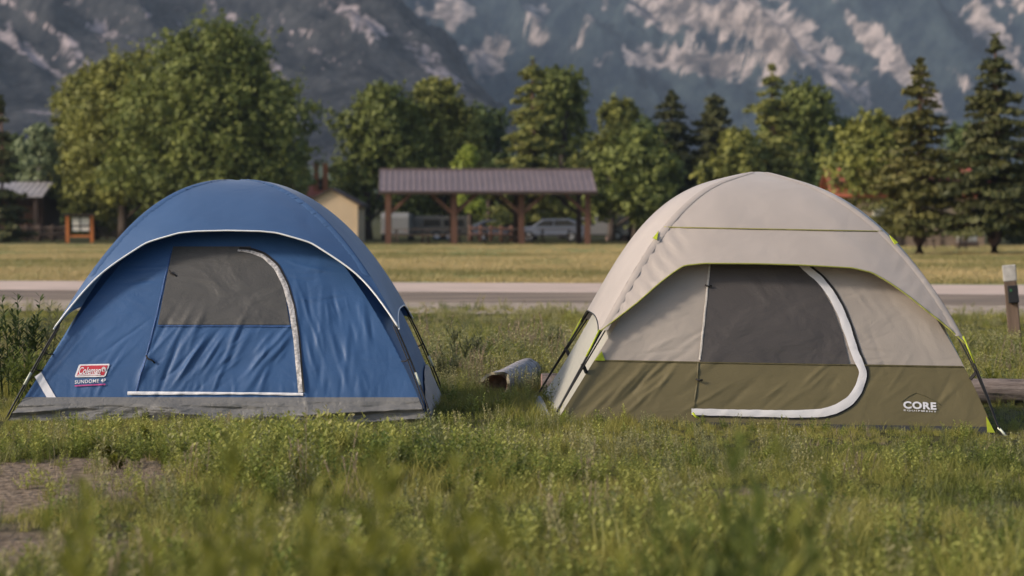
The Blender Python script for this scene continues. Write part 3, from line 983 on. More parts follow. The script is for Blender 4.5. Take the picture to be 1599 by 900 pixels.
# ---- beige tent
def beige_tent():
    root = empty("dome_tent", (1.655, 16.58, -0.045), R(2.0), cat="tent",
                 label="beige dome tent with olive lower wall and white curved door zip")
    root.rotation_euler = (0, R(1.1), R(2.0))
    r = random.Random(11)
    wr = []
    wr += wrinkles(r, 7, (-1.15, -0.7), (0.1, 0.4), (0.65, 0.85), (0.15, 0.3), (0.012, 0.02), (0.004, 0.010))
    wr += wrinkles(r, 16, (-1.0, 0.3), (0.15, 0.42), (0.5, 1.0), (0.08, 0.2), (0.009, 0.02), (0.002, 0.006))
    wr += wrinkles(r, 14, (-1.0, -0.4), (0.45, 0.8), (0.1, 0.9), (0.07, 0.2), (0.008, 0.018), (0.0015, 0.0035))
    wr += wrinkles(r, 14, (0.55, 1.15), (0.45, 0.85), (-1.25, -0.8), (0.08, 0.25), (0.010, 0.022), (0.001, 0.003))
    wr += wrinkles(r, 8, (0.5, 0.8), (0.42, 0.6), (-0.2, 0.3), (0.06, 0.16), (0.008, 0.016), (0.001, 0.003))
    wr += wrinkles(r, 10, (-0.35, 0.4), (0.45, 0.9), (-0.4, 0.4), (0.07, 0.2), (0.008, 0.018), (0.0015, 0.0035))
    wr += wrinkles(r, 12, (0.3, 1.2), (0.1, 0.35), (0.6, 1.2), (0.06, 0.2), (0.009, 0.02), (0.001, 0.004))
    T = Tent(root, 2.85, 2.12, 1.58, 1.645, 2.2, 0.06, 0.075, wr)
    T.peak = 0.028
    beige = fabric("beige_wall_cloth", (0.42, 0.36, 0.31), 0.6, 0.12, 0.004)
    side_ = fabric("pale_side_cloth", (0.46, 0.435, 0.37), 0.5, 0.12, 0.004)
    flyt = fabric("beige_fly_cloth", (0.50, 0.43, 0.385), 0.48, 0.10, 0.003, sheen=0.2, spec=0.6, crinkle=0.7)
    olive = fabric("olive_wall_cloth", (0.155, 0.125, 0.055), 0.5, 0.05, 0.004)
    mesh_ = fabric("dark_window_cloth", (0.074, 0.063, 0.057), 0.5, 0.03, 0.007, crinkle=0.8)
    tubm = fabric("dark_base_cloth", (0.04, 0.04, 0.045), 0.6, 0.0, 0.004)
    tub2 = fabric("blue_grey_base_cloth", (0.19, 0.20, 0.26), 0.5, 0.0, 0.004)
    tape = fabric("white_zip_flap", (0.70, 0.67, 0.67), 0.6, 0.0, 0.003)
    trim = mat("olive_lime_piping", (0.30, 0.30, 0.07), 0.6, 0.1, 40)
    lt = lambda z: float(-T.edge(z) + T.ln(z)); rt = lambda z: float(T.edge(z) + T.ln(z))
    zo = T.pix(930, 563)[1]

    def front_rows(zs, nc):
        l = np.array([lt(max(z, 0)) for z in zs]); rr = np.array([rt(max(z, 0)) for z in zs])
        X = l[:, None] + (rr - l)[:, None] * np.linspace(0, 1, nc); Zs = np.repeat(zs[:, None], nc, 1)
        return np.stack([X, T.F(X, np.clip(Zs, 0, 9)), Zs], -1)
    T.multi("upper_wall", [front_rows(np.concatenate([np.linspace(zo, 1.15, 90), np.linspace(1.17, 1.56, 16)]), 180)], beige)
    T.multi("lower_wall", [front_rows(np.linspace(0.02, zo, 60), 200)], olive)
    T.multi("side_wall", T.walls(0.02, 1.56, 40, bulge=.08), side_)
    # dark base edge in front, blue-grey arched base at the sides
    P = front_rows(np.linspace(-0.04, 0.035, 6), 160)
    P[..., 1] -= 0.008 + 0.010 * fbm(P[..., 0] * 3, P[..., 2] * 8, 3, 3)
    T.multi("base_edge", [P], tubm)
    for sx in (-1, 1):
        u = np.linspace(-1, 1, 40); t = np.linspace(0, 1, 8)
        top = 0.03 + 0.085 * (1 - u ** 2)
        Z = t[:, None] * top[None, :] - 0.02
        e = T.edge(np.clip(Z, 0, 9)); yf = T.F(T.ln(np.clip(Z, 0, 9)) + e, np.clip(Z, 0, 9))
        P = np.stack([T.ln(np.clip(Z, 0, 9)) + sx * (e + 0.014 + 0.075 * (1 - u[None, :] ** 2)), -yf * u[None, :], Z], -1)
        T.multi("side_base_edge", [P], tub2)
    # window
    a, b = T.pix(1109, 405), T.pix(1093, 562)
    rp = [T.pix(*p) for p in [(1248, 405), (1262, 424), (1283, 450), (1300, 480), (1315, 520), (1326, 563.5)]]
    zt = a[1]; z0 = zo + 0.004
    zz = [p[1] for p in rp][::-1]; xx = [p[0] for p in rp][::-1]
    T.rows("window", np.linspace(z0, zt, 40), lambda z: np.interp(z, [b[1], a[1]], [b[0], a[0]]), lambda z: np.interp(z, zz, xx), 60, 0.005, mesh_)
    # white flap over the curved door zip
    zp = [(1246, 406), (1262, 422), (1280, 436), (1298, 459), (1313, 487), (1324, 517), (1336, 554), (1349, 582), (1341, 608), (1328, 626), (1306, 639), (1284, 645), (1240, 646.5), (1160, 645), (1080, 643)]
    T.ribbon("door_zip_band", [T.pix(p[0] + (3.2 if p[0] > 1246 and p[1] < 600 else 1.5), p[1] + (2.2 if p[1] > 590 else -1.0)) for p in zp], [0.052, 0.056, 0.060, 0.056, 0.060, 0.056, 0.050, 0.046, 0.044], 0.005, m_strap, n=140)  # wider dark band under the flap, a painted shadow outline
    T.ribbon("door_zipper_flap", [T.pix(*p) for p in zp], [0.046, 0.050, 0.056, 0.050, 0.058, 0.050, 0.044, 0.042, 0.040], 0.010, tape, n=140, thick=0.003, wob=0.005)
    seam = mat("pale_seam_tape", (0.52, 0.47, 0.42), 0.6, 0.2, 60)
    T.ribbon("window_seam", [a, b], 0.014, 0.008, seam, thick=0.003)
    sd2 = mat("olive_seam_tape", (0.10, 0.082, 0.035), 0.6, 0.2, 60)
    T.ribbon("lower_seam", [T.pix(1091, 566), T.pix(1089, 600), T.pix(1083, 642)], 0.012, 0.004, sd2, thick=0.004)
    hz = [(lt(zo) + .01 + (rt(zo) - lt(zo) - .02) * k, zo) for k in np.linspace(0, 1, 12)]
    T.ribbon("band_seam", hz, 0.010, 0.004, sd2, thick=0.003)
    for p in [(1104, 447), (1090, 594)]:
        mb = MB()
        x, z = T.pix(*p); y = float(T.F(x, z))
        mb.tube([(x - .012, y - .012, z + .008), (x + .008, y - .022, z), (x + .03, y - .018, z + .004)], 0.006, 6)
        mb.build("zipper_pull", m_strap, root)
    x, z = T.pix(1086, 648); mb = MB(); y = float(T.F(x, z)) - .028
    mb.tube([(x - .02, y, z + .015), (x, y - .01, z - .01), (x + .02, y, z - .02)], 0.008, 6); mb.build("door_toggle", m_lime, root)
    # maker's mark
    T.text("logo_lettering", "CORE", 1411.0, 1462.5, 638.0, 640.2, 11.6, 0.007, m_white, root, bold=0.042, space=1.12)
    T.text("logo_small_lettering", "EQUIPMENT", 1411.5, 1462.5, 642.2, 644.6, 2.8, 0.007, m_white, root, bold=0.02, space=1.35)
    mb = MB()
    g = [T.pix(*p) for p in [(1408, 628), (1420, 619), (1431, 613.5), (1446, 619), (1462, 627), (1470, 633)]]
    mb.tube([(x, float(T.F(x, z)) - .002, z) for x, z in g], 0.0016, 5); mb.build("logo_mountain_line", mat("faint_dark_print", (0.09, 0.085, 0.04), 0.6, .1, 30), root)
    # rainfly
    FS = lambda x, z: -(T.D / 2 + .035) * float(T.s_of(z, T.Hf)) - 0.05
    pts = []
    for p in [(1000, 470), (1025, 447), (1050, 427), (1068, 415), (1100, 411.5), (1180, 412), (1250, 414), (1330, 418.5), (1362, 426), (1390, 442), (1420, 463), (1450, 487), (1474, 505)]:
        x, z = T.pix(p[0], p[1], surf=FS)
        q = float(T.s_of(z, T.Hf)); pts.append((np.clip((x - float(T.ln(z))) / ((T.W / 2 + .035) * q), -.985, .985), q))
    pts = sorted([(-1.0, 0.815)] + pts + [(1.0, 0.83)])
    print("beige fly edge", [(round(a, 3), round(b, 3)) for a, b in pts])
    uf = np.linspace(-1, 1, 800); ef = np.interp(uf, [p[0] for p in pts], [p[1] for p in pts])
    for _ in range(60): ef[1:-1] = .25 * ef[:-2] + .5 * ef[1:-1] + .25 * ef[2:]
    se = lambda u: np.interp(u, uf, ef)
    side = lambda u: 0.780 + 0.038 * np.abs(u) ** 3
    awn = lambda u, q, e: 0.09 * (q / e) ** 2 * (1 - np.abs(u) ** 3)

    def rp(u, q, P):
        # gathers running from the ridge tab down to the corner
        g = np.exp(-((u + 0.86) / 0.12) ** 2) * sstep(0.42, 0.6, q) * 0.008 * np.sin((P[..., 0] * 0.75 + P[..., 2] * 0.65) * 70 + 3 * fbm(P[..., 0] * 5, P[..., 2] * 5, 2, 8))
        g2 = np.exp(-((u - 0.9) / 0.08) ** 2) * sstep(0.5, 0.65, q) * 0.006 * np.sin((P[..., 0] * 0.75 - P[..., 2] * 0.65) * 60)
        return g + g2 + 0.005 * fbm(P[..., 0] * 2.5, P[..., 2] * 5, 4, 46) * (1 - u ** 6) * sstep(.1, .4, q)
    fly, ed = build_fly(T, se, flyt, side, awn, 0.09, 0.035, front_ripple=rp)
    mb = MB(); mb.tube(ed['front'], 0.0062, 6); mb.build("edge_piping", trim, fly)
    for k_ in ('right', 'left'):
        mb = MB(); mb.tube(ed[k_], 0.005, 6); mb.build("side_piping", m_pole, fly)
    # the seam across the front of the fly
    x, z = T.pix(1200, 358, surf=FS); q0 = float(T.s_of(z, T.Hf))
    mb = MB()
    U = np.linspace(-.99, .99, 80)
    Pq = T.fly_pt('front', U, np.full_like(U, q0), awn=awn(U, q0, se(U)) + 0.004, clear=.035)
    mb.tube(Pq, 0.005, 5); mb.build("fly_seam", mat("olive_seam_thread", (0.33, 0.30, 0.12), 0.6, .15, 20), fly)
    # front ridge seams
    sl = MB()
    for sx in (-1, 1):
        A = []
        for i, qq in enumerate(np.linspace(0.04, 0.81, 120)):
            a = T.fly_pt('front', np.array(sx * 0.99), np.array(qq), clear=0.037)
            b = T.fly_pt('front', np.array(sx * (1 - 0.05 / (T.W / 2 * qq + .035))), np.array(qq), awn=0.012, clear=0.037)
            wv = 0.002 * random.uniform(-1, 1)
            A.append([a + np.array((sx * .002, -0.003, .003)), (a + b) / 2 + np.array((0, -0.004 + wv, 0.003)), b + np.array((0, 0.003 + wv, 0))])
        A = np.array(A)
        sl.add(A.reshape(-1, 3), [(i * 3 + k, i * 3 + k + 1, i * 3 + k + 4, i * 3 + k + 3) for i in range(len(A) - 1) for k in (0, 1)], True)
    sl.build("ridge_sleeve", flyt, fly)
    # lime tabs on the ridges and corners
    for sx in (-1, 1):
        q = 0.52
        c0 = Vector(T.fly_pt('front', np.array(sx * 1.0), np.array(q), clear=.045)); c1 = Vector(T.fly_pt('front', np.array(sx * 1.0), np.array(q + .03), clear=.045))
        c2 = Vector(T.fly_pt('front', np.array(sx * .965), np.array(q + .034), awn=.02, clear=.045))
        o = Vector((sx * .004, -.008, .004))
        mb = MB(); mb.add([c0 + o, c1 + o * 1.6, c2 + o * .8, c0 + o * .4, c1 + o * .9, c2 + o * .2], [(0, 1, 2), (3, 5, 4), (0, 3, 4, 1), (1, 4, 5, 2), (2, 5, 3, 0)])
        mb.build("ridge_tab", m_lime, fly)
    for (a, b) in (((-1, -1), (1, 1)), ((1, -1), (-1, 1))):
        mb = MB()
        path = [T.pole_pt(a[0], a[1], q, 0.035) for q in np.linspace(1.03, 0.04, 40)] + [T.pole_pt(b[0], b[1], q, 0.035) for q in np.linspace(0.04, 1.03, 40)]
        mb.tube(path, 0.0075, 8); mb.build("pole", m_pole, root)
    for (sx, sy) in ((-1, -1), (1, -1), (1, 1), (-1, 1)):
        mb = MB()
        mb.tube([T.pole_pt(sx, sy, q, 0.035) + Vector((-sx * 0.03 * (1.03 - q) / .2, 0, 0.016)) for q in np.linspace(0.81, 1.03, 10)], 0.005, 6)
        mb.build("fly_strap", m_strap, root)
        mb = MB()
        a = T.pole_pt(sx, sy, 0.81, 0.04); b = T.pole_pt(sx, sy, 0.865, 0.04)
        mb.tube([a + Vector((0, 0, .02)), b + Vector((-sx * .004, 0, .010))], 0.0062, 6); mb.build("corner_webbing", m_lime, root)
        mb = MB()
        a = T.pole_pt(sx, sy, 0.88, 0.035); z = a.z - 0.05
        b = Vector((sx * float(T.edge(z)) + float(T.ln(z)), sy * -float(T.F(float(T.ln(z)) + float(T.edge(z)), z)), z))
        mb.beam(a + Vector((0, 0, .01)), b, 0.014, 0.02); mb.build("pole_hook", m_strap, root)
        # lime corner patches at the band and at the ground
        for (z0_, z1_, w) in ((zo, zo + .06, .07), (0.0, 0.10, .10 if sx < 0 else .05)):
            if sy < 0 and not (sx > 0 and z0_ > .2):
                xs0 = sx * float(T.edge(z0_)) + float(T.ln(z0_)); xs1 = sx * float(T.edge(z1_)) + float(T.ln(z1_))
                tri = [(xs0, z0_), (xs0 - sx * w, z0_), (xs1 - sx * .01, z1_)]
                mb = MB(); mb.add([(x, float(T.F(x, z)) - .012, z) for x, z in tri] + [(x, float(T.F(x, z)) - .006, z) for x, z in tri], [(0, 1, 2), (3, 5, 4), (0, 3, 4, 1), (1, 4, 5, 2), (2, 5, 3, 0)])
                mb.build("corner_patch", m_lime, root)
        mb = MB(); a = T.pole_pt(sx, sy, 0.985, 0.035); b = T.pole_pt(sx, sy, 1.02, 0.035); mb.tube([a, b], 0.009, 8); mb.build("pole_ferrule", m_ferrule, root)
    return T


TB = blue_tent()
TT = beige_tent()

# ------------------------------------------------------------------ buildings
m_roofmetal = mat("brown_metal_roof", (0.19, 0.14, 0.138), 0.5, 0.10, 0.8, spec=0.5)
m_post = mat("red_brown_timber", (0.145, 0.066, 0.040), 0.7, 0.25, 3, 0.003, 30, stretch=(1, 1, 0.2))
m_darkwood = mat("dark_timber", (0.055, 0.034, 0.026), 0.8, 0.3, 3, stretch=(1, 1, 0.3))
m_bench = mat("weathered_plank", (0.16, 0.115, 0.085), 0.85, 0.3, 4)
m_cream = mat("cream_wall", (0.60, 0.45, 0.29), 0.85, 0.06, 1.2)
m_redroof = mat("red_roof", (0.36, 0.10, 0.06), 0.7, 0.2, 1.0)
m_brickred = mat("rusty_flue", (0.36, 0.135, 0.06), 0.8, 0.25, 2)
m_greyroof = mat("grey_metal_roof", (0.36, 0.33, 0.34), 0.5, 0.15, 0.7)
m_logwall = mat("dark_log_wall", (0.075, 0.042, 0.03), 0.85, 0.3, 2, stretch=(0.3, 1, 3))
m_glass = mat("dark_window_glass", (0.02, 0.022, 0.026), 0.12, 0.1, 2, spec=0.6)
m_tanwall = mat("tan_wall", (0.42, 0.32, 0.24), 0.85, 0.08, 0.8)
m_greywall = mat("pale_grey_wall", (0.40, 0.39, 0.38), 0.8, 0.08, 0.8)
m_orange = mat("orange_post_paint", (0.55, 0.17, 0.04), 0.6, 0.1, 2)
m_whiteboard = mat("white_board", (0.84, 0.76, 0.64), 0.7, 0.05, 2)
m_tyre = mat("tyre_rubber", (0.02, 0.02, 0.02), 0.85, 0.1, 5)
m_rim = mat("wheel_rim_metal", (0.45, 0.45, 0.47), 0.35, 0.1, 5, metal=0.6)


def ribbed_roof(mb, x0, x1, ya, za, yb, zb, th=0.05, n=None):
    """sheet-metal slope from eave (ya, za) to ridge (yb, zb) with raised seams"""
    mb.add([(x0, ya, za), (x1, ya, za), (x1, yb, zb), (x0, yb, zb), (x0, ya, za - th), (x1, ya, za - th), (x1, yb, zb - th), (x0, yb, zb - th)],
           [(0, 1, 2, 3), (7, 6, 5, 4), (0, 4, 5, 1), (1, 5, 6, 2), (2, 6, 7, 3), (3, 7, 4, 0)])
    n = n or int((x1 - x0) / 0.3)
    for i in range(n + 1):
        x = x0 + 0.03 + (x1 - x0 - 0.06) * i / n
        mb.add([(x - .02, ya, za + .003), (x + .02, ya, za + .003), (x + .02, yb, zb + .003), (x - .02, yb, zb + .003), (x - .012, ya, za + .035), (x + .012, ya, za + .035), (x + .012, yb, zb + .035), (x - .012, yb, zb + .035)],
               [(4, 5, 6, 7), (0, 1, 5, 4), (1, 2, 6, 5), (3, 0, 4, 7), (2, 3, 7, 6)])


def pavilion():
    Y0 = 121.5
    root = empty("pavilion", (X_at(762, Y0), Y0, 0), R(2.5), cat="pavilion",
                 label="open timber picnic pavilion with brown metal roof beyond the mown lawn")
    xs = [-5.0, -1.68, 1.70, 5.03]
    depth = 6.2
    for iy, y in enumerate((0.0, depth)):
        for x in xs:
            mb = MB(); mb.box(x - .14, x + .14, y - .14, y + .14, -.03, 2.56)
            post = mb.build("post", m_post if iy == 0 else m_darkwood, root)  # rear row gets darker timber to paint the shade under the roof
            for sx in (-1, 1):
                if -5.4 < x + sx * 1.0 < 5.4:
                    mb = MB(); mb.beam((x + sx * .13, y - .01, 1.60), (x + sx * 1.12, y - .01, 2.50), .15, .16)
                    mb.build("knee_brace", m_post if iy == 0 else m_darkwood, post)  # rear braces carry the same painted shade
    for y in (0.0, depth):
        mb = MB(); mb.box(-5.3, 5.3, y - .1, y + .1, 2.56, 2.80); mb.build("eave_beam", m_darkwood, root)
    for x in xs:
        mb = MB(); mb.box(x - .08, x + .08, .15, depth - .15, 2.56, 2.76)
        mb.beam((x, 0, 2.78), (x, depth / 2, 3.62), .1, .12); mb.beam((x, depth, 2.78), (x, depth / 2, 3.62), .1, .12)
        mb.beam((x, depth / 2, 2.76), (x, depth / 2, 3.6), .1, .1)
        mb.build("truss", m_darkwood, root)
    mb = MB()
    ribbed_roof(mb, -5.45, 5.45, -.75, 2.66, depth / 2, 3.82)
    ribbed_roof(mb, -5.45, 5.45, depth + .75, 2.66, depth / 2, 3.82)
    mb.beam((-5.45, depth / 2, 3.84), (5.45, depth / 2, 3.84), .3, .05)
    roof = mb.build("roof", m_roofmetal, root)
    mb = MB(); mb.box(-5.47, 5.47, -.80, -.76, 2.50, 2.65); mb.build("fascia", m_darkwood, roof)
    return root


def picnic_table_mesh():
    root = empty("picnic_table")
    mb = MB()
    for i in range(5):
        mb.box(-.92, .92, -.37 + i * .15, -.23 + i * .15, .72, .76)
    mb.build("tabletop", m_bench, root)
    for sy in (-1, 1):
        mb = MB(); mb.box(-.92, .92, sy * .72 - .14, sy * .72 - .005, .43, .47); mb.box(-.92, .92, sy * .72 + .005, sy * .72 + .14, .43, .47)
        mb.build("bench_plank", m_bench, root)
    for sx in (-1, 1):
        mb = MB(); mb.beam((sx * .65, -.70, 0), (sx * .65, -.18, .71), .05, .09); mb.beam((sx * .70, .70, 0), (sx * .70, .18, .71), .05, .09); mb.box(sx * .675 - .03, sx * .675 + .03, -.80, .80, .36, .425)
        mb.build("leg_frame", m_darkwood, root)
    return root


PAV = pavilion()
TBL = picnic_table_mesh()
tbl_spots = [(640, 124.2, 8, "picnic table under the left bay of the pavilion"),
             (690, 122.6, -4, "picnic table between the second pavilion post and the left bay"),
             (738, 124.0, 5, "picnic table just right of the second pavilion post"),
             (808, 123.0, 80, "picnic table set end-on by the third pavilion post"),
             (868, 124.4, 3, "picnic table under the right bay of the pavilion"),
             (1478, 100.0, 4, "dark picnic table in front of the tan building on the right")]
for i, (px, Y, a, lab) in enumerate(tbl_spots):
    o = TBL if i == 0 else copy_tree(TBL)
    o.location = (X_at(px, Y), Y, 0); o.rotation_euler = (0, 0, R(a))
    tag(o, lab, "table", "picnic tables")


def gable_shed():
    Y = 132
    root = empty("gable_shed", (X_at(517, Y), Y, 0), R(-2), cat="shed", label="small cream gabled shed with dark roof edge right behind the blue tent")
    mb = MB(); w, e, pk, d = 1.48, 2.12, 2.88, 4.0
    mb.prism([(-w, -.02), (w, -.02), (w, e), (0, pk), (-w, e)], 'y', 0, d)
    mb.build("wall", m_cream, root)
    mb = MB()
    for s_ in (-1, 1):
        mb.prism([(0, pk + .10), (s_ * (w + .22), e - .06), (s_ * (w + .22), e - .20), (0, pk - .012 + .02)], 'y', -.22, d + .2)
    mb.build("roof", m_darkwood, root)
    mb = MB(); mb.box(w - .11, w + .012, -.035, -.004, 0, e - .08); mb.build("corner_board", m_cream, root)


def red_cabin():
    Y = 146
    root = empty("red_roofed_cabin", (X_at(478, Y), Y, 0), R(4), cat="cabin", label="red roofed cabin with twin rusty flues behind the cream shed")
    mb = MB(); mb.prism([(0, -.02), (5, -.02), (5, 2.2), (2.5, 3.1), (0, 2.2)], 'x', -3.2, 1.0); mb.build("wall", m_logwall, root)
    mb = MB()
    ribbed_roof(mb, -3.5, 1.3, -.4, 2.15, 2.5, 3.3, .06, 12); ribbed_roof(mb, -3.5, 1.3, 5.4, 2.15, 2.5, 3.3, .06, 12)
    roof = mb.build("roof", m_redroof, root)
    for x in (.62, 1.17):
        mb = MB(); mb.box(x - .15, x + .15, 1.7, 2.1, 2.6, 4.55); mb.box(x - .18, x + .18, 1.67, 2.13, 4.55, 4.67); mb.build("chimney", m_brickred, roof)
    mb = MB(); mb.box(.76, 1.03, 1.78, 2.04, 2.6, 3.7); mb.build("flue_gap_panel", m_darkwood, roof)
    mb = MB(); mb.box(-2.2, -1.2, -.04, .03, .9, 1.7); mb.build("window", m_glass, root)


def log_lodge():
    Y = 143
    x1 = X_at(66, Y)
    root = empty("log_lodge", (x1, Y, 0), R(0), cat="lodge", label="dark log lodge with grey metal porch roof at the left edge")
    mb = MB(); mb.box(-9, -.4, 2.4, 8, -.02, 2.7); mb.build("wall", m_logwall, root)
    mb = MB(); ribbed_roof(mb, -9.4, .1, -.1, 2.62, 3.4, 3.5, .07, 26); ribbed_roof(mb, -9.4, .1, 8.3, 2.5, 3.4, 3.5, .07, 26); mb.build("roof", m_greyroof, root)
    for x in (-7.5, -5.1, -2.7, -.4):
        mb = MB(); mb.box(x - .12, x + .12, .1, .34, -.02, 2.5)
        p_ = mb.build("porch_post", m_darkwood, root)
    mb = MB(); mb.box(-9.2, 0, .08, .36, 2.40, 2.6); mb.build("porch_beam", m_darkwood, root)
    for x in (-6.5, -3.6):
        mb = MB(); mb.box(x - .5, x + .5, 2.34, 2.397, 1.0, 1.9); f = mb.build("window", m_darkwood, root)
        mb = MB(); mb.box(x - .42, x + .42, 2.30, 2.335, 1.08, 1.82); mb.build("pane", m_glass, f)
    mb = MB(); mb.box(-1.9, -1.0, 2.33, 2.397, 0, 2.0); mb.build("door", m_post, root)


def tan_lodge():
    Y = 112
    root = empty("tan_building", (X_at(1462, Y), Y, 0), R(-3), cat="building", label="low tan building with red roof behind the conifers on the right")
    mb = MB(); mb.box(-3.6, 2.2, 0, 7, .55, 2.35); mb.build("wall", m_tanwall, root)
    mb = MB(); mb.box(-3.62, 2.22, -.02, 7.02, -.05, .55); mb.build("base_course", mat("brown_base", (.21, .15, .11), .9, .1, 1), root)
    mb = MB(); ribbed_roof(mb, -4.9, 2.7, -.7, 2.36, 3.5, 3.75, .08, 20); ribbed_roof(mb, -4.9, 2.7, 7.7, 2.36, 3.5, 3.75, .08, 20); mb.build("roof", m_redroof, root)
    for x in (-1.55, .25):
        mb = MB(); mb.box(x - .06, x + .06, -.07, -.022, 0, 2.34); mb.build("batten", m_darkwood, root)
    mb = MB(); mb.box(-2.95, -2.25, -.06, -.002, .95, 1.95); f = mb.build("window", m_whiteboard, root)
    mb = MB(); mb.box(-2.85, -2.35, -.075, -.062, 1.05, 1.85); mb.build("pane", m_greywall, f)
    mb = MB(); mb.box(1.12, 1.3, -.2, -.025, .55, 1.5); mb.build("hose_box", m_redroof, root)


def utility_cabinet():
    Y = 108
    root = empty("utility_cabinet", (X_at(1513, Y), Y, 0), R(2), cat="cabinet", label="pale grey utility cabinet right of the tan building")
    mb = MB(); mb.box(-.38, .38, 0, .8, .25, 1.42); mb.build("body", m_greywall, root, .02)
    mb = MB(); mb.box(-.30, .30, -.03, -.002, .32, 1.34); mb.build("door", m_greywall, root, .008)
    mb = MB(); mb.box(-.44, .44, -.06, .86, 0, .25); mb.build("plinth", m_darkwood, root)
    mb = MB(); mb.box(-.43, .43, -.06, .86, 1.421, 1.48); mb.build("lid", m_greywall, root)


def info_kiosk():
    Y = 131
    root = empty("notice_kiosk", (X_at(126, Y), Y, 0), R(6), cat="kiosk", label="small kiosk with orange posts and a sunlit white board under the big tree")
    for x in (-.68, .62):
        mb = MB(); mb.box(x - .09, x + .09, -.09, .09, -.02, 1.45); mb.build("post", m_orange, root)
    mb = MB(); mb.box(-.42, .48, -.03, .03, .62, 1.34)
    b = mb.build("board", m_whiteboard, root)
    mb = MB(); mb.box(-.03, .03, -.05, -.031, .62, 1.34); mb.box(-.42, .48, -.055, -.0515, .86, .93); mb.build("board_batten", m_darkwood, b)
    mb = MB(); mb.box(-.9, .9, -.35, .35, 1.45, 1.53); mb.build("roof", m_darkwood, root)
    mb = MB(); mb.box(-.57, .52, -.06, .06, .28, .40); mb.build("rail", m_orange, root)


def rail_fence(name, pxa, pxb, Y, n, label, m, h=0.95, panel=None):
    xa, xb = X_at(pxa, Y), X_at(pxb, Y)
    root = empty(name, ((xa + xb) / 2, Y, 0), 0, cat="fence", label=label)
    L = xb - xa
    for i in range(n):
        x = -L / 2 + L * i / (n - 1)
        mb = MB(); mb.tube([(x, 0, -.03), (x, 0, h)], .085, 8); mb.build("post", m, root)
    for z in (.38, .72):
        mb = MB(); mb.tube([(-L / 2 + L * k / 12, -.06 + .015 * math.sin(k * 2.1), z + .02 * math.sin(k * 1.3)) for k in range(13)], .055, 8); mb.build("rail", m, root)
    if panel:
        mb = MB(); mb.box(-L / 2, L / 2, .095, .13, .1, h - .1); mb.build("panel", panel, root)


gable_shed(); red_cabin(); log_lodge(); tan_lodge(); utility_cabinet(); info_kiosk()
rail_fence("rail_fence", -40, 104, 138, 8, "brown pole rail fence in front of the log lodge", m_darkwood, .95, m_bench)
rail_fence("board_fence", 152, 215, 150, 5, "short tan board fence between the trunks of the big trees", m_tanwall, .9, m_tanwall)
rail_fence("rail_fence", 735, 815, 137, 6, "reddish pole rail fence seen through the middle of the pavilion", m_post, .9)


# ------------------------------------------------------------------ vehicles
def vehicle(name, px, Y, rz, label, cat, prof, win_spans, L, W, paint, wheels=(0.2, 0.8), wr=.34, glass_z=None, trim=None):
    """prof: side profile polygon (x along length, z). win_spans: polygons of side glass."""
    Y += 3
    root = empty(name, (X_at(px, Y), Y, 0), R(rz), cat=cat, label=label)
    root.scale = (.88, .88, .84)
    mb = MB(); mb.prism(prof, 'y', -W / 2, W / 2)
    body = mb.build("body", paint, root, .06)
    for sp in win_spans:
        for sy in (-1, 1):
            mb = MB(); mb.prism(sp, 'y', sy * (W / 2 + .004), sy * (W / 2 + .014)); mb.build("window", m_glass, root)
    for fx in wheels:
        for sy in (-1, 1):
            x = -L / 2 + L * fx
            mb = MB()
            n = 20
            ring = lambda y, r: [(x + r * math.cos(2 * math.pi * k / n), y, wr + r * math.sin(2 * math.pi * k / n)) for k in range(n)]
            ya, yb = sy * (W / 2 - .14), sy * (W / 2 + .03)
            vs = ring(ya, wr) + ring(yb, wr) + ring(yb, wr * .62)
            mb.add(vs, [(k, (k + 1) % n, n + (k + 1) % n, n + k) for k in range(n)] + [(n + k, n + (k + 1) % n, 2 * n + (k + 1) % n, 2 * n + k) for k in range(n)] + [tuple(range(n))])
            wh = mb.build("wheel", m_tyre, root)
            mb = MB(); mb.add(ring(yb - .012, wr * .62) + [(x, yb + .01, wr)], [(k, (k + 1) % n, n) for k in range(n)]); mb.build("rim", m_rim, wh)
    for sy in (-1, 1):
        mb = MB(); mb.box(L / 2 - .02, L / 2 + .012, sy * W * .36 - .14, sy * W * .36 + .14, .62, .78); mb.build("headlight", m_whiteboard, root)
        mb = MB(); mb.box(-L / 2 - .012, -L / 2 + .02, sy * W * .38 - .1, sy * W * .38 + .1, .66, .86); mb.build("taillight", m_redroof, root)
    mb = MB(); mb.box(-L / 2 - .05, L / 2 + .05, -W / 2 + .05, W / 2 - .05, .34, .50); mb.build("bumper", trim or m_tyre, root, .03)
    return root


silver = mat("shaded_silver_blue_paint", (0.122, 0.137, 0.180), 0.3, 0.03, 1, spec=0.6)  # silver darkened to stand in for shade behind the pavilion
whitep = mat("shaded_white_vehicle_paint", (0.245, 0.238, 0.230), 0.4, 0.03, 1)  # white darkened likewise in place of shade
creamp = mat("shaded_cream_trailer_paint", (0.194, 0.169, 0.137), 0.5, 0.05, 1)  # cream darkened too, shade put into the paint
greenw = mat("grey_green_trailer_paint", (0.27, 0.29, 0.26), 0.5, 0.05, 1)
car_prof = [(-2.2, .35), (2.25, .35), (2.3, .75), (2.15, .92), (1.15, 1.02), (.45, 1.5), (-1.2, 1.53), (-2.05, 1.1), (-2.25, .95)]
vehicle("parked_car", 862, 133.5, 172, "silver blue car parked behind the right half of the pavilion", "car", car_prof,
        [[(.95, 1.04), (.42, 1.42), (-.2, 1.43), (-.2, 1.04)], [(-.28, 1.04), (-.28, 1.43), (-1.15, 1.45), (-1.75, 1.08)]], 4.5, 1.8, silver)
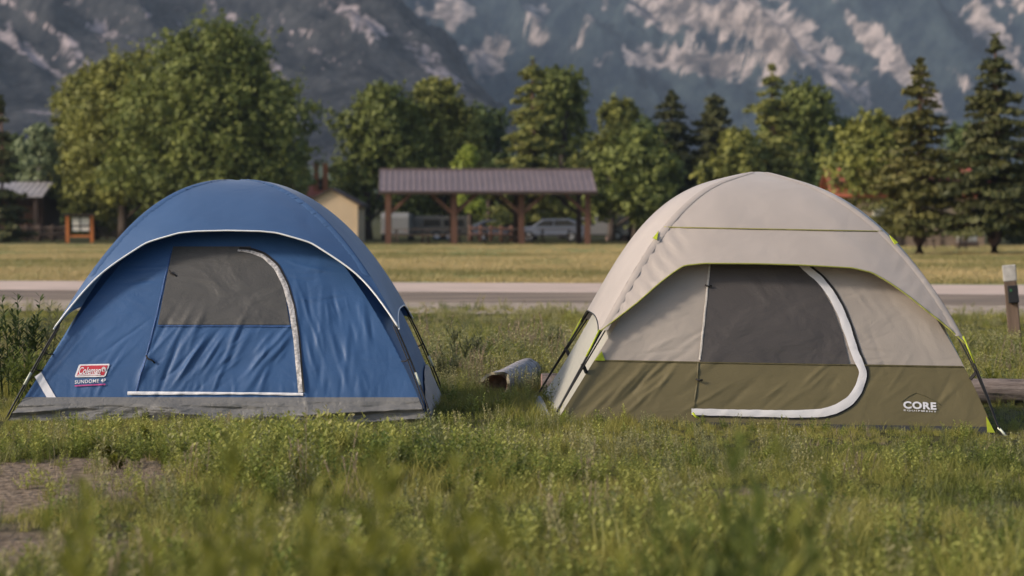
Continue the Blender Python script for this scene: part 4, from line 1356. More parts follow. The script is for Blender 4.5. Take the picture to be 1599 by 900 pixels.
vehicle("parked_car", 785, 139.0, 4, "pale car half hidden behind the third pavilion post", "car", [(x, z * .93) for x, z in car_prof],
        [[(.95, .98), (.42, 1.32), (-.2, 1.33), (-.2, .98)], [(-.28, .98), (-.28, 1.33), (-1.15, 1.34), (-1.75, 1.0)]], 4.5, 1.75, silver)
vehicle("camper_trailer", 690, 141.0, 2, "cream camper trailer with dark windows behind the pavilion", "trailer",
        [(-2.0, .42), (2.0, .42), (2.15, .9), (2.05, 1.62), (1.9, 1.72), (-1.9, 1.72), (-2.1, 1.5), (-2.15, .8)],
        [[(-1.2, 1.0), (-.1, 1.0), (-.1, 1.46), (-1.2, 1.46)], [(.15, 1.0), (1.5, 1.0), (1.5, 1.46), (.15, 1.46)]], 4.1, 2.0, creamp, (.42, .62), .32, trim=m_darkwood)
vehicle("white_van", 622, 139.0, 88, "white van seen end-on past the left pavilion posts", "van",
        [(-2.3, .4), (2.2, .4), (2.3, .9), (1.9, 1.15), (1.35, 1.85), (-2.2, 1.95), (-2.35, 1.6)],
        [[(1.6, 1.2), (1.2, 1.7), (.4, 1.7), (.4, 1.2)]], 4.6, 1.85, whitep)
vehicle("white_van", 936, 136.0, 178, "white van parked between trunks right of the pavilion", "van",
        [(-1.9, .4), (1.9, .4), (2.0, .8), (1.7, 1.05), (1.2, 1.65), (-1.8, 1.72), (-1.95, 1.4)],
        [[(1.4, 1.08), (1.05, 1.5), (.3, 1.5), (.3, 1.08)]], 3.9, 1.7, whitep)


def pink_shed():
    Y = 139
    root = empty("low_shed", (X_at(985, Y), Y, 0), 0, cat="shed", label="low pinkish shed behind the trees left of the beige tent")
    mb = MB(); mb.box(-1.3, 1.7, 0, 2.5, -.02, 1.35); mb.build("wall", mat("pinkish_wall", (.45, .30, .26), .85, .08, 1), root)
    mb = MB(); ribbed_roof(mb, -1.5, 1.9, -.3, 1.36, 2.8, 1.75, .06, 8); mb.build("roof", m_darkwood, root)
    mb = MB(); mb.box(-.2, .5, -.04, .02, .0, 1.2); mb.build("door", m_darkwood, root)


pink_shed()


# ------------------------------------------------------------------ post, logs, beam
def site_post():
    Y = 25.5
    c = at(1586, 520, Y)
    root = empty("site_post", (c[0], Y, 0), 0, cat="post", label="leaning wooden site post with white top and black meter box")
    root.rotation_euler = (R(-2), R(-5.0), R(-12))
    h = 0.80
    m_w = mat("weathered_brown_post", (0.125, 0.085, 0.062), 0.9, 0.35, 8, 0.006, 30, stretch=(1, 1, .15))
    r = random.Random(2)
    mb = MB(); mb.box(-.066, .066, -.066, .066, -.15, h - .15); mb.build("shaft", m_w, root, .012)
    mb = MB(); mb.box(-.071, .071, -.071, .071, h - .155, h + .02); mb.build("painted_top", mat("worn_white_paint", (.38, .36, .34), .85, .25, 14, .003, 40), root, .012)
    mb = MB(); mb.box(-.035, .075, -.118, -.069, h - .385, h - .20)
    bx = mb.build("meter_box", mat("black_plastic", (.014, .014, .016), .4, .1, 10), root, .008)
    m, nt, p, out = new_mat("green_glint_paint"); p.inputs["Base Color"].default_value = (.02, .09, .035, 1)
    mb = MB(); mb.box(-.012, .012, -.124, -.1185, h - .265, h - .235); mb.build("green_glint", m, bx)  # dark green patch paints a faint reflection on the box


def bark_mat(name, c0, c1, ax):
    m, nt, p, out = new_mat(name)
    L = nt.links.new
    tc = nt.nodes.new("ShaderNodeTexCoord"); mp = nt.nodes.new("ShaderNodeMapping")
    mp.inputs["Scale"].default_value = (3, 26, 26) if ax == 'x' else (26, 26, 3)
    L(tc.outputs["Object"], mp.inputs[0])
    n = nt.nodes.new("ShaderNodeTexNoise"); n.inputs["Scale"].default_value = 1; n.inputs["Detail"].default_value = 8; n.inputs["Roughness"].default_value = .7
    L(mp.outputs[0], n.inputs[0])
    r = nt.nodes.new("ShaderNodeValToRGB"); e = r.color_ramp.elements
    e[0].position = .36; e[0].color = (.035, .03, .028, 1); e[1].position = .68; e[1].color = tuple(c1) + (1,)
    q = e.new(.46); q.color = tuple(c0) + (1,)
    L(n.outputs["Fac"], r.inputs[0]); L(r.outputs[0], p.inputs["Base Color"]); p.inputs["Roughness"].default_value = .9
    b = nt.nodes.new("ShaderNodeBump"); b.inputs["Distance"].default_value = .02; L(n.outputs["Fac"], b.inputs["Height"]); L(b.outputs[0], p.inputs["Normal"])
    return m


def hollow_log():
    r0, r1 = 0.105, 0.098
    A = Vector((X_at(776, 18.1), 18.1, r0 - .045)); B = Vector((X_at(826, 19.3), 19.3, r1 - .005))
    root = empty("hollow_log", tuple((A + B) / 2 - Vector((0, 0, (A.z + B.z) / 2))), 0, cat="log", label="short grey hollow log lying in the grass between the two tents")
    d = (B - A); L = d.length
    n, k = 40, 24
    V = []
    q = d.to_track_quat('X', 'Z').to_matrix()
    off = A - Vector(root.location)
    def ring(t, rr):
        out = []
        for j in range(n):
            w = 2 * math.pi * j / n
            r_ = (r0 + (r1 - r0) * t) * rr
            r_ *= 1 + .05 * math.sin(3 * w + 5 * t) + .03 * math.sin(2 * w + 3 * t + 1) + .012 * math.sin(7 * w + 9 * t) + .012 * math.sin(11 * w - 6 * t)
            # a ragged front mouth
            x = L * t - (.05 * math.sin(w * 2 + .6) + .03 * math.sin(5 * w)) * (t < .02)
            out.append(tuple(q @ Vector((x, r_ * math.cos(w), r_ * math.sin(w))) + off))
        return out
    mb = MB()
    vs = []
    for i in range(k): vs += ring(i / (k - 1), 1.0)
    fs = [(i * n + j, i * n + (j + 1) % n, (i + 1) * n + (j + 1) % n, (i + 1) * n + j) for i in range(k - 1) for j in range(n)]
    fs.append(tuple((k - 1) * n + j for j in range(n)))
    mb.add(vs, fs, True)
    m_b = bark_mat("grey_bark", (.33, .30, .30), (.62, .57, .56), 'x')
    shell = mb.build("shell", m_b, root)
    # the split rim and the rotten inside
    mb = MB()
    o1, i1 = ring(0, 1.0), ring(0, .80)
    mb.add(o1 + i1, [(j, (j + 1) % n, n + (j + 1) % n, n + j) for j in range(n)])
    mb.build("rim", mat("pale_end_wood", (.34, .29, .19), .9, .2, 20), root)
    mb = MB()
    vs = []
    for i in range(8): vs += ring(.001 + .10 * i / 7, .80 - .05 * i)
    fs = [(i * n + j, i * n + (j + 1) % n, (i + 1) * n + (j + 1) % n, (i + 1) * n + j) for i in range(7) for j in range(n)] + [tuple(7 * n + j for j in range(n))]
    mb.add(vs, fs, True)
    mb.build("hollow", mat("rotten_brown_wood", (.22, .13, .08), .95, .4, 25, .01, 50), root)


def long_log(name, pa, pb, r, label, red=False):
    A, B = Vector(pa), Vector(pb)
    root = empty(name, tuple((A + B) / 2), 0, cat="log", label=label)
    d = B - A
    q = d.to_track_quat('X', 'Z').to_matrix()
    n, k = 20, 30
    mb = MB(); vs = []
    for i in range(k):
        t = i / (k - 1)
        for j in range(n):
            w = 2 * math.pi * j / n
            rr = r * (1 + .06 * float(pnoise(w, t * 8, 12)) + .02 * math.sin(3 * w + 4 * t))
            vs.append(tuple(q @ Vector((d.length * (t - .5), rr * math.cos(w), rr * math.sin(w)))))
    fs = [(i * n + j, i * n + (j + 1) % n, (i + 1) * n + (j + 1) % n, (i + 1) * n + j) for i in range(k - 1) for j in range(n)]
    mb.add(vs, fs, True)
    mb.build("barked_length", bark_mat("brown_grey_bark", (.20, .15, .125), (.36, .29, .25), 'x'), root)
    for i, c in ((0, 0), (k - 1, 1)):
        mb = MB(); mb.add(vs[i * n:(i + 1) * n], [tuple(range(n))]); mb.build("cut_end", mat("cut_end_wood", (.36, .22, .18), .9, .2, 12), root)


site_post()
hollow_log()
long_log("edging_log", (X_at(846, 18.25), 18.25, .045), (X_at(846, 18.25) + 2.0, 18.35, .03), .095, "long edging log whose cut end shows left of the beige tent")
long_log("edging_log", (X_at(1490, 18.25), 18.3, .005), (X_at(1599, 18.2) + 1.2, 18.15, -.005), .095, "edging log running out of frame right of the beige tent")

# ------------------------------------------------------------------ trees
m_trunk = mat("tree_bark", (0.085, 0.062, 0.048), 0.95, 0.35, 3, stretch=(1, 1, .2))
m_trunk2 = mat("pine_bark", (0.135, 0.078, 0.055), 0.95, 0.35, 3, stretch=(1, 1, .2))
m_birch = mat("birch_bark", (0.50, 0.47, 0.42), 0.8, 0.3, 5, stretch=(1, 1, 2))
LEAFM = {
    'mid': leaf_mat("broadleaf", (0.090, 0.116, 0.027), (0.271, 0.295, 0.072)),
    'warm': leaf_mat("broadleaf_warm", (0.121, 0.133, 0.031), (0.351, 0.345, 0.082)),
    'bright': leaf_mat("broadleaf_bright", (0.171, 0.214, 0.031), (0.421, 0.477, 0.078)),
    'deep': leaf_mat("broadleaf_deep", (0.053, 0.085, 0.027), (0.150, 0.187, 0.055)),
    'grey': leaf_mat("birch_leaf", (0.121, 0.158, 0.078), (0.322, 0.366, 0.195)),
    'spruce': leaf_mat("spruce_needles", (0.062, 0.070, 0.019), (0.183, 0.159, 0.041), 0.12),
    'fir': leaf_mat("fir_needles", (0.101, 0.122, 0.027), (0.311, 0.295, 0.072), 0.12),
    'pine': leaf_mat("pine_needles", (0.038, 0.049, 0.017), (0.117, 0.112, 0.034), 0.1),
}


def leaf_cards(P, N, size, r, asp=0.6):
    """one kite-shaped leaf-clump face per point; N = preferred facing"""
    n = len(P)
    N = N + 0.75 * r.normal(size=(n, 3)); N /= np.linalg.norm(N, axis=1)[:, None]
    a = np.cross(N, r.normal(size=(n, 3))); a /= np.linalg.norm(a, axis=1)[:, None]
    b = np.cross(N, a)
    s = size * r.uniform(0.6, 1.35, n)[:, None]
    v = np.stack([P - a * s, P + b * s * asp - N * s * .12, P + a * s, P - b * s * asp - N * s * .12], 1)
    return v.reshape(-1, 3), np.arange(n * 4).reshape(-1, 4)


def limb_mesh(trunk_path, trunk_r, limbs, m, root):
    mb = MB(); mb.tube(trunk_path, trunk_r, 9)
    for pth, rr in limbs: mb.tube(pth, rr, 6)
    return mb.build("trunk", m, root)


def broadleaf(px, py_top, py_bot, halfw, Y, lm, label, name="broadleaf_tree", seed=1, trunk_px=None, leaf=0.155, dens=1.0, trunkm=None, lobes=11, group="trees beyond the lawn", py_base=None, lean=0.0, squash=1.0, open_=0.18):
    r = np.random.default_rng(seed)
    cx = X_at(px, Y); zt = Z_at(py_top, Y); zb = Z_at(py_bot, Y); hw = halfw * Y / FPX
    tx = X_at(trunk_px, Y) if trunk_px is not None else cx
    root = empty(name, (tx, Y, 0), 0, cat="tree", label=label, group=group)
    H = zt - zb
    # boughs: a skeleton of lobes in the crown's envelope
    centers, radii = [], []
    for i in range(lobes):
        t = (i + .5) / lobes
        zz = zb + H * (0.14 + 0.80 * t ** 0.9)
        f = (zz - zb) / H
        env = hw * math.sin(math.pi * min(1, 0.22 + 0.80 * f ** .85)) ** 0.75
        a = i * 2.4 + r.uniform(-.5, .5)
        rad = env * r.uniform(0.25, 0.68) * (1 if f < .85 else .3)
        c = np.array((cx - tx + math.cos(a) * rad + lean * f, math.sin(a) * rad * .9, zz))
        R_ = hw * r.uniform(.34, .52) * (1.0 - .35 * max(0, f - .55))
        centers.append(c); radii.append(np.array((R_, R_, R_ * .82 * squash)))
    centers.append(np.array((cx - tx + lean, 0, zt - hw * .30))); radii.append(np.array((hw * .30, hw * .30, hw * .30)))
    P, N, T_ = [], [], []
    for c, R_ in zip(centers, radii):
        ncl = int(62 * dens * max(.5, (R_[0] / 1.2) ** 1.3))
        for k in range(ncl):
            d = r.normal(size=3); d /= np.linalg.norm(d)
            rr = r.uniform(.25, 1.35) ** .6
            cc = c + d * R_ * rr
            if cc[2] < zb + .05 * H * r.uniform(0, 1): cc[2] = zb + .12 * H * r.uniform(0, 1)
            if r.uniform() < open_: continue
            m_ = int(r.integers(16, 34))
            cr = r.uniform(.14, .46) * (hw / 3.2) ** .45
            q = r.normal(size=(m_, 3)) * np.array((cr * .85, cr * .85, cr * r.uniform(.6, 1.35))) * .62
            P.append(cc + q); N.append(np.repeat((d + np.array((0, 0, .55)))[None, :], m_, 0) + q * .5)
            T_.append(np.clip(r.uniform(.15, .85) + r.normal(size=m_) * .16, 0, 1))
        for k in range(int(7 * dens) + 2):                  # sprigs reaching past the outline
            d = r.normal(size=3) + np.array((0, 0, .7)); d /= np.linalg.norm(d)
            ns = int(r.integers(12, 26)); ln_ = r.uniform(.3, .75) * R_[0]
            tt = r.uniform(0, 1, ns)
            o = d * .6 + np.array((0, 0, .75)); o /= np.linalg.norm(o)
            P.append(c + d * R_ * .95 + o * (tt * ln_)[:, None] + r.normal(size=(ns, 3)) * (.13 * (1.1 - tt))[:, None] * (hw / 3) ** .4)
            N.append(np.repeat((d + np.array((0, 0, .3)))[None, :], ns, 0)); T_.append(np.clip(.55 + r.normal(size=ns) * .2, 0, 1))
    P = np.concatenate(P); N = np.concatenate(N); T_ = np.concatenate(T_)
    # bring the crown to its measured height and spread
    lo, hi = np.percentile(P[:, 0], (1.8, 98.2)); P[:, 0] = (cx - tx) + (P[:, 0] - (lo + hi) / 2) * (2 * hw / (hi - lo))
    lo, hi = np.percentile(P[:, 2], (1.0, 99.2)); P[:, 2] = zb + (P[:, 2] - lo) * (H / (hi - lo))
    v, f = leaf_cards(P, N, leaf * (Y / 140) ** .5, r)
    me = np_mesh("crown", v, f); face_attr(me, "tint", T_)
    link("crown", me, LEAFM[lm], root)
    limbs = []
    top = zb + H * .75
    tr = 0.035 * H ** .9 + .05
    tp = [(lean * (t ** 2) * .6 + .10 * math.sin(t * 5 + seed) * t, .06 * math.cos(t * 4 + seed), -.1 + (top + .1) * t) for t in np.linspace(0, 1, 9)]
    for c in centers[::2]:
        t = np.clip((c[2] - .9) / top * .6, .15, .8)
        a = np.array([np.interp(t, np.linspace(0, 1, 9), [p[k] for p in tp]) for k in range(3)])
        limbs.append(([tuple(a), tuple(a * .5 + c * .5 + np.array((0, 0, .15))), tuple(c)], [tr * .45, tr * .28, tr * .1]))
    limb_mesh(tp, [tr * (1.25 if i == 0 else 1 - .085 * i) for i in range(9)], limbs, trunkm or m_trunk, root)
    return root


def conifer(px, py_top, py_bot, halfw, Y, lm, label, name="spruce_tree", seed=1, droop=.25, nper=7, lev=24, leaf=.17, group="conifers beyond the lawn", trunkm=None, power=.85, gap=.0, asp=.38):
    r = np.random.default_rng(seed)
    zt = Z_at(py_top, Y); zb = Z_at(py_bot, Y); hw = halfw * Y / FPX
    root = empty(name, (X_at(px, Y), Y, 0), 0, cat="tree", label=label, group=group)
    H = zt - zb
    P, N, T_ = [], [], []
    limbs = []
    for i in range(lev):
        f = (i + r.uniform(-.9, .9)) / lev
        z = zb + H * min(max(f, 0), .985)
        R0 = hw * max(.035, (1 - f) ** power) * r.uniform(.70, 1.15)
        nb = max(4, int(nper * (1 - .45 * f)))
        for k in range(nb):
            a = 2 * math.pi * (k + r.uniform(-.35, .35)) / nb + i * 1.1
            Lb = R0 * r.uniform(.5, 1.18); dz_ = r.uniform(-.5, .5) * H / lev; dr_ = droop * r.uniform(.5, 1.6)
            if r.uniform() < gap: continue
            dx, dy = math.cos(a), math.sin(a)
            nseg = max(8, int(Lb * 52))
            t = r.uniform(.08, 1, nseg) ** .8
            sw = (.05 + .26 * Lb * (1 - .55 * t)) * r.uniform(-1, 1, nseg) * np.clip(t * 2.5, 0, 1)
            zz = z + dz_ - dr_ * Lb * t ** 1.3 + .22 * droop * Lb * np.clip(t - .75, 0, 1) * 4 - .10 * r.uniform(0, 1, nseg) * (.4 + Lb * .4)
            p = np.stack([dx * Lb * t - dy * sw, dy * Lb * t + dx * sw, zz], -1)
            P.append(p); N.append(np.stack([dx * .6 + 0 * t, dy * .6 + 0 * t, .9 + 0 * t], -1))
            base = r.uniform(.2, .7)
            T_.append(np.clip(base + .25 * (t - .5) + .13 * r.normal(size=nseg), 0, 1))
            if k % 3 == 0 and f < .8:
                limbs.append(([(0, 0, z), (dx * Lb * .8, dy * Lb * .8, z - droop * Lb * .7)], [.02 + .015 * Lb, .008]))
    # leader
    P.append(np.stack([r.normal(size=14) * .03, r.normal(size=14) * .03, zt - r.uniform(0, .9, 14) * .09 * H - .0 * H], -1)); N.append(np.tile([0, 0, 1.0], (14, 1))); T_.append(np.full(14, .5))
    P = np.concatenate(P); N = np.concatenate(N); T_ = np.concatenate(T_)
    w98 = np.percentile(np.abs(P[:, 0]), 97.5); P[:, 0] *= hw / w98; P[:, 1] *= hw / w98
    v, f = leaf_cards(P, N, 1.2 * leaf * (Y / 110) ** .4, r, asp)
    me = np_mesh("crown", v, f); face_attr(me, "tint", T_)
    link("crown", me, LEAFM[lm], root)
    tr = .028 * zt + .05
    limb_mesh([(0, 0, -.1), (0, 0, .5), (.02, 0, zt * .5), (0, 0, zt * .985)], [tr * 1.2, tr, tr * .6, .015], limbs, trunkm or m_trunk2, root)
    return root


B = broadleaf
Cn = conifer
# left group
B(335, 48, 335, 128, 141, 'mid', "largest dark green broadleaf tree, rising behind the peak of the blue tent", seed=3, trunk_px=330, lobes=24, dens=1.0, leaf=.15)
B(205, 92, 338, 92, 145, 'warm', "broad olive green tree with bare trunk between the lodge and the largest tree", seed=8, trunk_px=193, lobes=18, dens=1.0, leaf=.15)
B(138, 118, 345, 62, 150, 'warm', "yellowish tree whose low boughs hang over the white kiosk board", seed=12, trunk_px=148, lobes=11, dens=1.1)
B(430, 130, 330, 42, 152, 'mid', "dark narrow tree at the right flank of the largest tree", seed=14, lobes=9)
B(62, 195, 300, 34, 147, 'grey', "slender white trunked birch with thin grey green leaves by the lodge", name="birch_tree", seed=17, trunkm=m_birch, lobes=7, open_=.45, dens=.7, leaf=.16)
Cn(4, 150, 372, 42, 134, 'pine', "dark spruce cut by the left edge of the picture beside the lodge", seed=19, lev=22)
B(25, 215, 345, 40, 172, 'deep', "dusky tree behind the roof of the log lodge", seed=20, lobes=8)
# middle
B(598, 138, 345, 74, 150, 'mid', "rounded green tree behind the left end of the pavilion roof", seed=22, lobes=13, trunk_px=575)
B(690, 128, 330, 62, 152, 'warm', "tall olive tree behind the pavilion, left of the dark gap", seed=25, lobes=12)
B(765, 172, 330, 60, 165, 'deep', "shadowy tree filling the gap behind the pavilion ridge", seed=28, lobes=9)
B(735, 232, 330, 20, 140, 'bright', "small bright yellow green sapling showing above the pavilion ridge", name="sapling", seed=29, lobes=6, leaf=.15)
Cn(832, 88, 345, 60, 143, 'fir', "tall golden green fir with a thin leader above the pavilion", name="fir_tree", seed=31, lev=26, nper=9, power=.62)
B(880, 113, 335, 58, 157, 'mid', "round topped tree right behind the tall fir", seed=33, lobes=12)
B(965, 158, 345, 54, 146, 'warm', "light green tree just right of the pavilion roof", seed=36, lobes=10)
B(985, 210, 352, 70, 132, 'mid', "low dense tree between the pavilion and the beige tent", seed=38, lobes=12, trunk_px=992)
B(1010, 190, 350, 40, 138, 'deep', "dark tree tucked behind the low dense tree left of the beige tent", seed=39, lobes=9, trunk_px=955)
Cn(1048, 142, 372, 60, 150, 'pine', "blackish pine left of the pair behind the beige tent's left slope", name="pine_tree", seed=41, power=.55, nper=12, droop=.28, lev=36)
Cn(1115, 142, 372, 58, 150, 'pine', "blackish pine right of the pair behind the beige tent's left slope", name="pine_tree", seed=43, power=.55, nper=12, droop=.28, lev=36)
# behind the beige tent
Cn(1205, 100, 330, 66, 140, 'fir', "golden green fir whose tip stands above the beige tent's peak", name="fir_tree", seed=45, lev=26, nper=9, power=.7)
B(1258, 138, 320, 72, 146, 'mid', "broad green tree behind the right shoulder of the beige tent", seed=47, lobes=13)
B(1150, 205, 330, 50, 137, 'warm', "lower light green tree behind the left shoulder of the beige tent", seed=49, lobes=10)
# right
B(1368, 182, 330, 64, 112, 'warm', "feathery olive tree in front of the red roof on the right", seed=52, lobes=11, trunk_px=1392, open_=.15)
Cn(1436, 92, 345, 82, 88, 'spruce', "spruce with bare lower trunk left of the darkest one on the right", seed=55, lev=30, nper=10, power=.74, droop=.22, leaf=.14)
Cn(1553, 52, 352, 84, 86, 'pine', "tallest and darkest spruce, second from the right edge", seed=57, lev=32, nper=10, power=.76, droop=.22, leaf=.14)
B(1325, 240, 345, 40, 125, 'deep', "small dark tree beside the red roof, left of the feathery olive tree", seed=58, lobes=8)
Cn(1620, 150, 365, 60, 120, 'pine', "dark spruce cut by the right edge of the picture", seed=59, lev=22)
B(1500, 200, 350, 60, 128, 'deep', "dark tree filling the gap between the two right-hand spruces", seed=60, lobes=10)
# second row behind, closing the gaps under the crowns
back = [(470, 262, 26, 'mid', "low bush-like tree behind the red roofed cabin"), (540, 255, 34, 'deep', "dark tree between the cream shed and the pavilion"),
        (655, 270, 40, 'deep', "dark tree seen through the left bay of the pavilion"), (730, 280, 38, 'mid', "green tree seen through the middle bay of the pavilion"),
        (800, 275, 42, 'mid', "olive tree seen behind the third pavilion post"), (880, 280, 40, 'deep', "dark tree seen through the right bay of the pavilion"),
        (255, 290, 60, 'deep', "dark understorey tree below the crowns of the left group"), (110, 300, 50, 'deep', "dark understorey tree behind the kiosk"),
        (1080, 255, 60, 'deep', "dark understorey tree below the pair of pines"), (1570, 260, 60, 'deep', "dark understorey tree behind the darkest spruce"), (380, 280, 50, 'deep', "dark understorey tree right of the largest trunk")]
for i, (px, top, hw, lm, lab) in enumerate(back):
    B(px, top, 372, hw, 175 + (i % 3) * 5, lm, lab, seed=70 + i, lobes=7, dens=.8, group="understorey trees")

# ------------------------------------------------------------------ grass, weeds
GM = {
    'blade': grass_mat("grass_blade", [(0.088, 0.111, 0.023), (0.203, 0.215, 0.044), (0.357, 0.324, 0.082)], 0.35, 0.55),
    'dry': grass_mat("dry_grass_blade", [(0.144, 0.120, 0.063), (0.258, 0.206, 0.121), (0.371, 0.293, 0.189)], 0.3, 0.8),
    'weed': grass_mat("weed_leaf", [(0.116, 0.156, 0.034), (0.241, 0.276, 0.057), (0.396, 0.392, 0.105)], 0.35, 0.7),
    'sage': grass_mat("grey_weed_leaf", [(0.164, 0.182, 0.075), (0.270, 0.276, 0.118), (0.423, 0.383, 0.185)], 0.3, 0.7),
    'lawn': grass_mat("lawn_blade", [(0.176, 0.165, 0.051), (0.318, 0.271, 0.103), (0.526, 0.393, 0.187)], 0.3, 0.10),
}


def blades(r, n, h, spread, w, bend, segs=3):
    """n curved blades rooted within a small disc"""
    V, F, T_ = [], [], []
    b = 0
    for i in range(n):
        a = r.uniform(0, 2 * math.pi); rad = spread * math.sqrt(r.uniform(0, 1))
        x0, y0 = rad * math.cos(a), rad * math.sin(a)
        d = r.uniform(0, 2 * math.pi); dx, dy = math.cos(d), math.sin(d)
        hh = h * r.uniform(.45, 1.2); bb = bend * hh * r.uniform(.2, 1.3); ww = w * r.uniform(.7, 1.3)
        fa = r.uniform(0, math.pi); fx, fy = math.cos(fa), math.sin(fa)
        for k in range(segs):
            t = k / segs
            wk = ww * (1 - t ** 1.5) * .5
            c = (x0 + dx * bb * t * t, y0 + dy * bb * t * t, hh * (t - .12 * bend * t * t))
            V += [(c[0] - fx * wk, c[1] - fy * wk, c[2]), (c[0] + fx * wk, c[1] + fy * wk, c[2])]
        V.append((x0 + dx * bb, y0 + dy * bb, hh * (1 - .12 * bend)))
        for k in range(segs - 1):
            F.append((b + 2 * k, b + 2 * k + 1, b + 2 * k + 3, b + 2 * k + 2))
        F.append((b + 2 * segs - 2, b + 2 * segs - 1, b + 2 * segs, b + 2 * segs))
        t0 = r.uniform(0, 1)
        T_ += [t0] * segs
        b += 2 * segs + 1
    F4 = [f for f in F if f[2] != f[3]]; F3 = [f[:3] for f in F if f[2] == f[3]]
    idx4 = [i for i, f in enumerate(F) if f[2] != f[3]]; idx3 = [i for i, f in enumerate(F) if f[2] == f[3]]
    me = np_mesh("tuft", V, [np.array(F4), np.array(F3)])
    face_attr(me, "tint", [T_[i] for i in idx4] + [T_[i] for i in idx3])
    return me


def stem_leaves(r, n_stem, h, spread, leaf_l, leaf_w, n_leaf, up=.6, plume=False):
    """leafy weed: upright stems with narrow leaves all the way up"""
    V, F, T_ = [], [], []
    def quad(p, q, s):
        b = len(V); V.extend([tuple(p - s), tuple(q), tuple(p + s)]); return b
    for i in range(n_stem):
        a = r.uniform(0, 6.283); rad = spread * math.sqrt(r.uniform(0, 1))
        base = np.array((rad * math.cos(a), rad * math.sin(a), 0.0))
        lean = np.array((r.normal() * .16, r.normal() * .16, 1.0)); hh = h * r.uniform(.55, 1.15)
        sw = .0016 + .0016 * hh / .3
        t0 = r.uniform(0, 1)
        tip = base + lean * hh
        for s in (np.array((sw, 0, 0)), np.array((0, sw, 0))):
            b = len(V); V.extend([tuple(base - s), tuple(base + s), tuple(tip + s * .3), tuple(tip - s * .3)])
            F.append((b, b + 1, b + 2, b + 3)); T_.append(.15 + .3 * t0)
        nl = int(n_leaf * hh / h)
        for k in range(nl):
            t = .12 + .88 * (k + r.uniform(0, 1)) / nl
            an = k * 2.4 + r.uniform(-.4, .4)
            p = base + lean * hh * t
            ll = leaf_l * (1.15 - .65 * t) * r.uniform(.7, 1.2)
            o = np.array((math.cos(an), math.sin(an), up + .5 * t + r.normal() * .2)); o /= np.linalg.norm(o)
            sd_ = np.cross(o, (0, 0, 1.0)); sd_ /= np.linalg.norm(sd_) + 1e-6
            mid = p + o * ll * .5 + np.array((0, 0, ll * .04)); end = p + o * ll - np.array((0, 0, ll * .12))
            w = sd_ * leaf_w * .5 * r.uniform(.8, 1.2)
            b = len(V); V.extend([tuple(p), tuple(mid + w), tuple(end), tuple(mid - w)])
            F.append((b, b + 1, b + 2, b + 3)); T_.append(np.clip(t0 * .5 + .3 * t + r.normal() * .12, 0, 1))
        if plume:
            for k in range(16):
                t = .72 + .32 * k / 16
                p = base + lean * hh * t; an = r.uniform(0, 6.283)
                o = np.array((math.cos(an) * .5, math.sin(an) * .5, 1.0)) * .02
                w = np.array((-math.sin(an), math.cos(an), 0)) * .003
                b = len(V); V.extend([tuple(p), tuple(p + o * .5 + w), tuple(p + o), tuple(p + o * .5 - w)])
                F.append((b, b + 1, b + 2, b + 3)); T_.append(.9)
    me = np_mesh("weed", V, np.array(F)); face_attr(me, "tint", T_)
    return me


r_ = np.random.default_rng(99)
src = bpy.data.collections.new("tuft_sources")
def source(name, me, m):
    me.materials.append(GM[m])
    o = bpy.data.objects.new(name, me)
    src.objects.link(o)
TYPES = []
def S(kind, n, fn):
    for i in range(n):
        source("t%02d" % len(TYPES), fn(), kind[0]); TYPES.append(kind[1])
S(('blade', 'short'), 3, lambda: blades(r_, 34, .075, .055, .0042, .55))
S(('blade', 'mid'), 3, lambda: blades(r_, 30, .15, .06, .0046, .6))
S(('blade', 'tall'), 2, lambda: blades(r_, 26, .30, .07, .0050, .5, 4))
S(('dry', 'dry'), 2, lambda: blades(r_, 14, .12, .06, .0036, .9))
S(('weed', 'weed'), 3, lambda: stem_leaves(r_, 5, .17, .06, .055, .014, 16))
S(('sage', 'sage'), 2, lambda: stem_leaves(r_, 5, .24, .07, .05, .011, 18, .7))
S(('dry', 'seed'), 2, lambda: stem_leaves(r_, 6, .32, .08, .05, .004, 4, 1.2, True))
S(('weed', 'clover'), 2, lambda: stem_leaves(r_, 12, .05, .07, .026, .017, 6, .1))
KIND = {}
for i, k in enumerate(TYPES): KIND.setdefault(k, []).append(i)


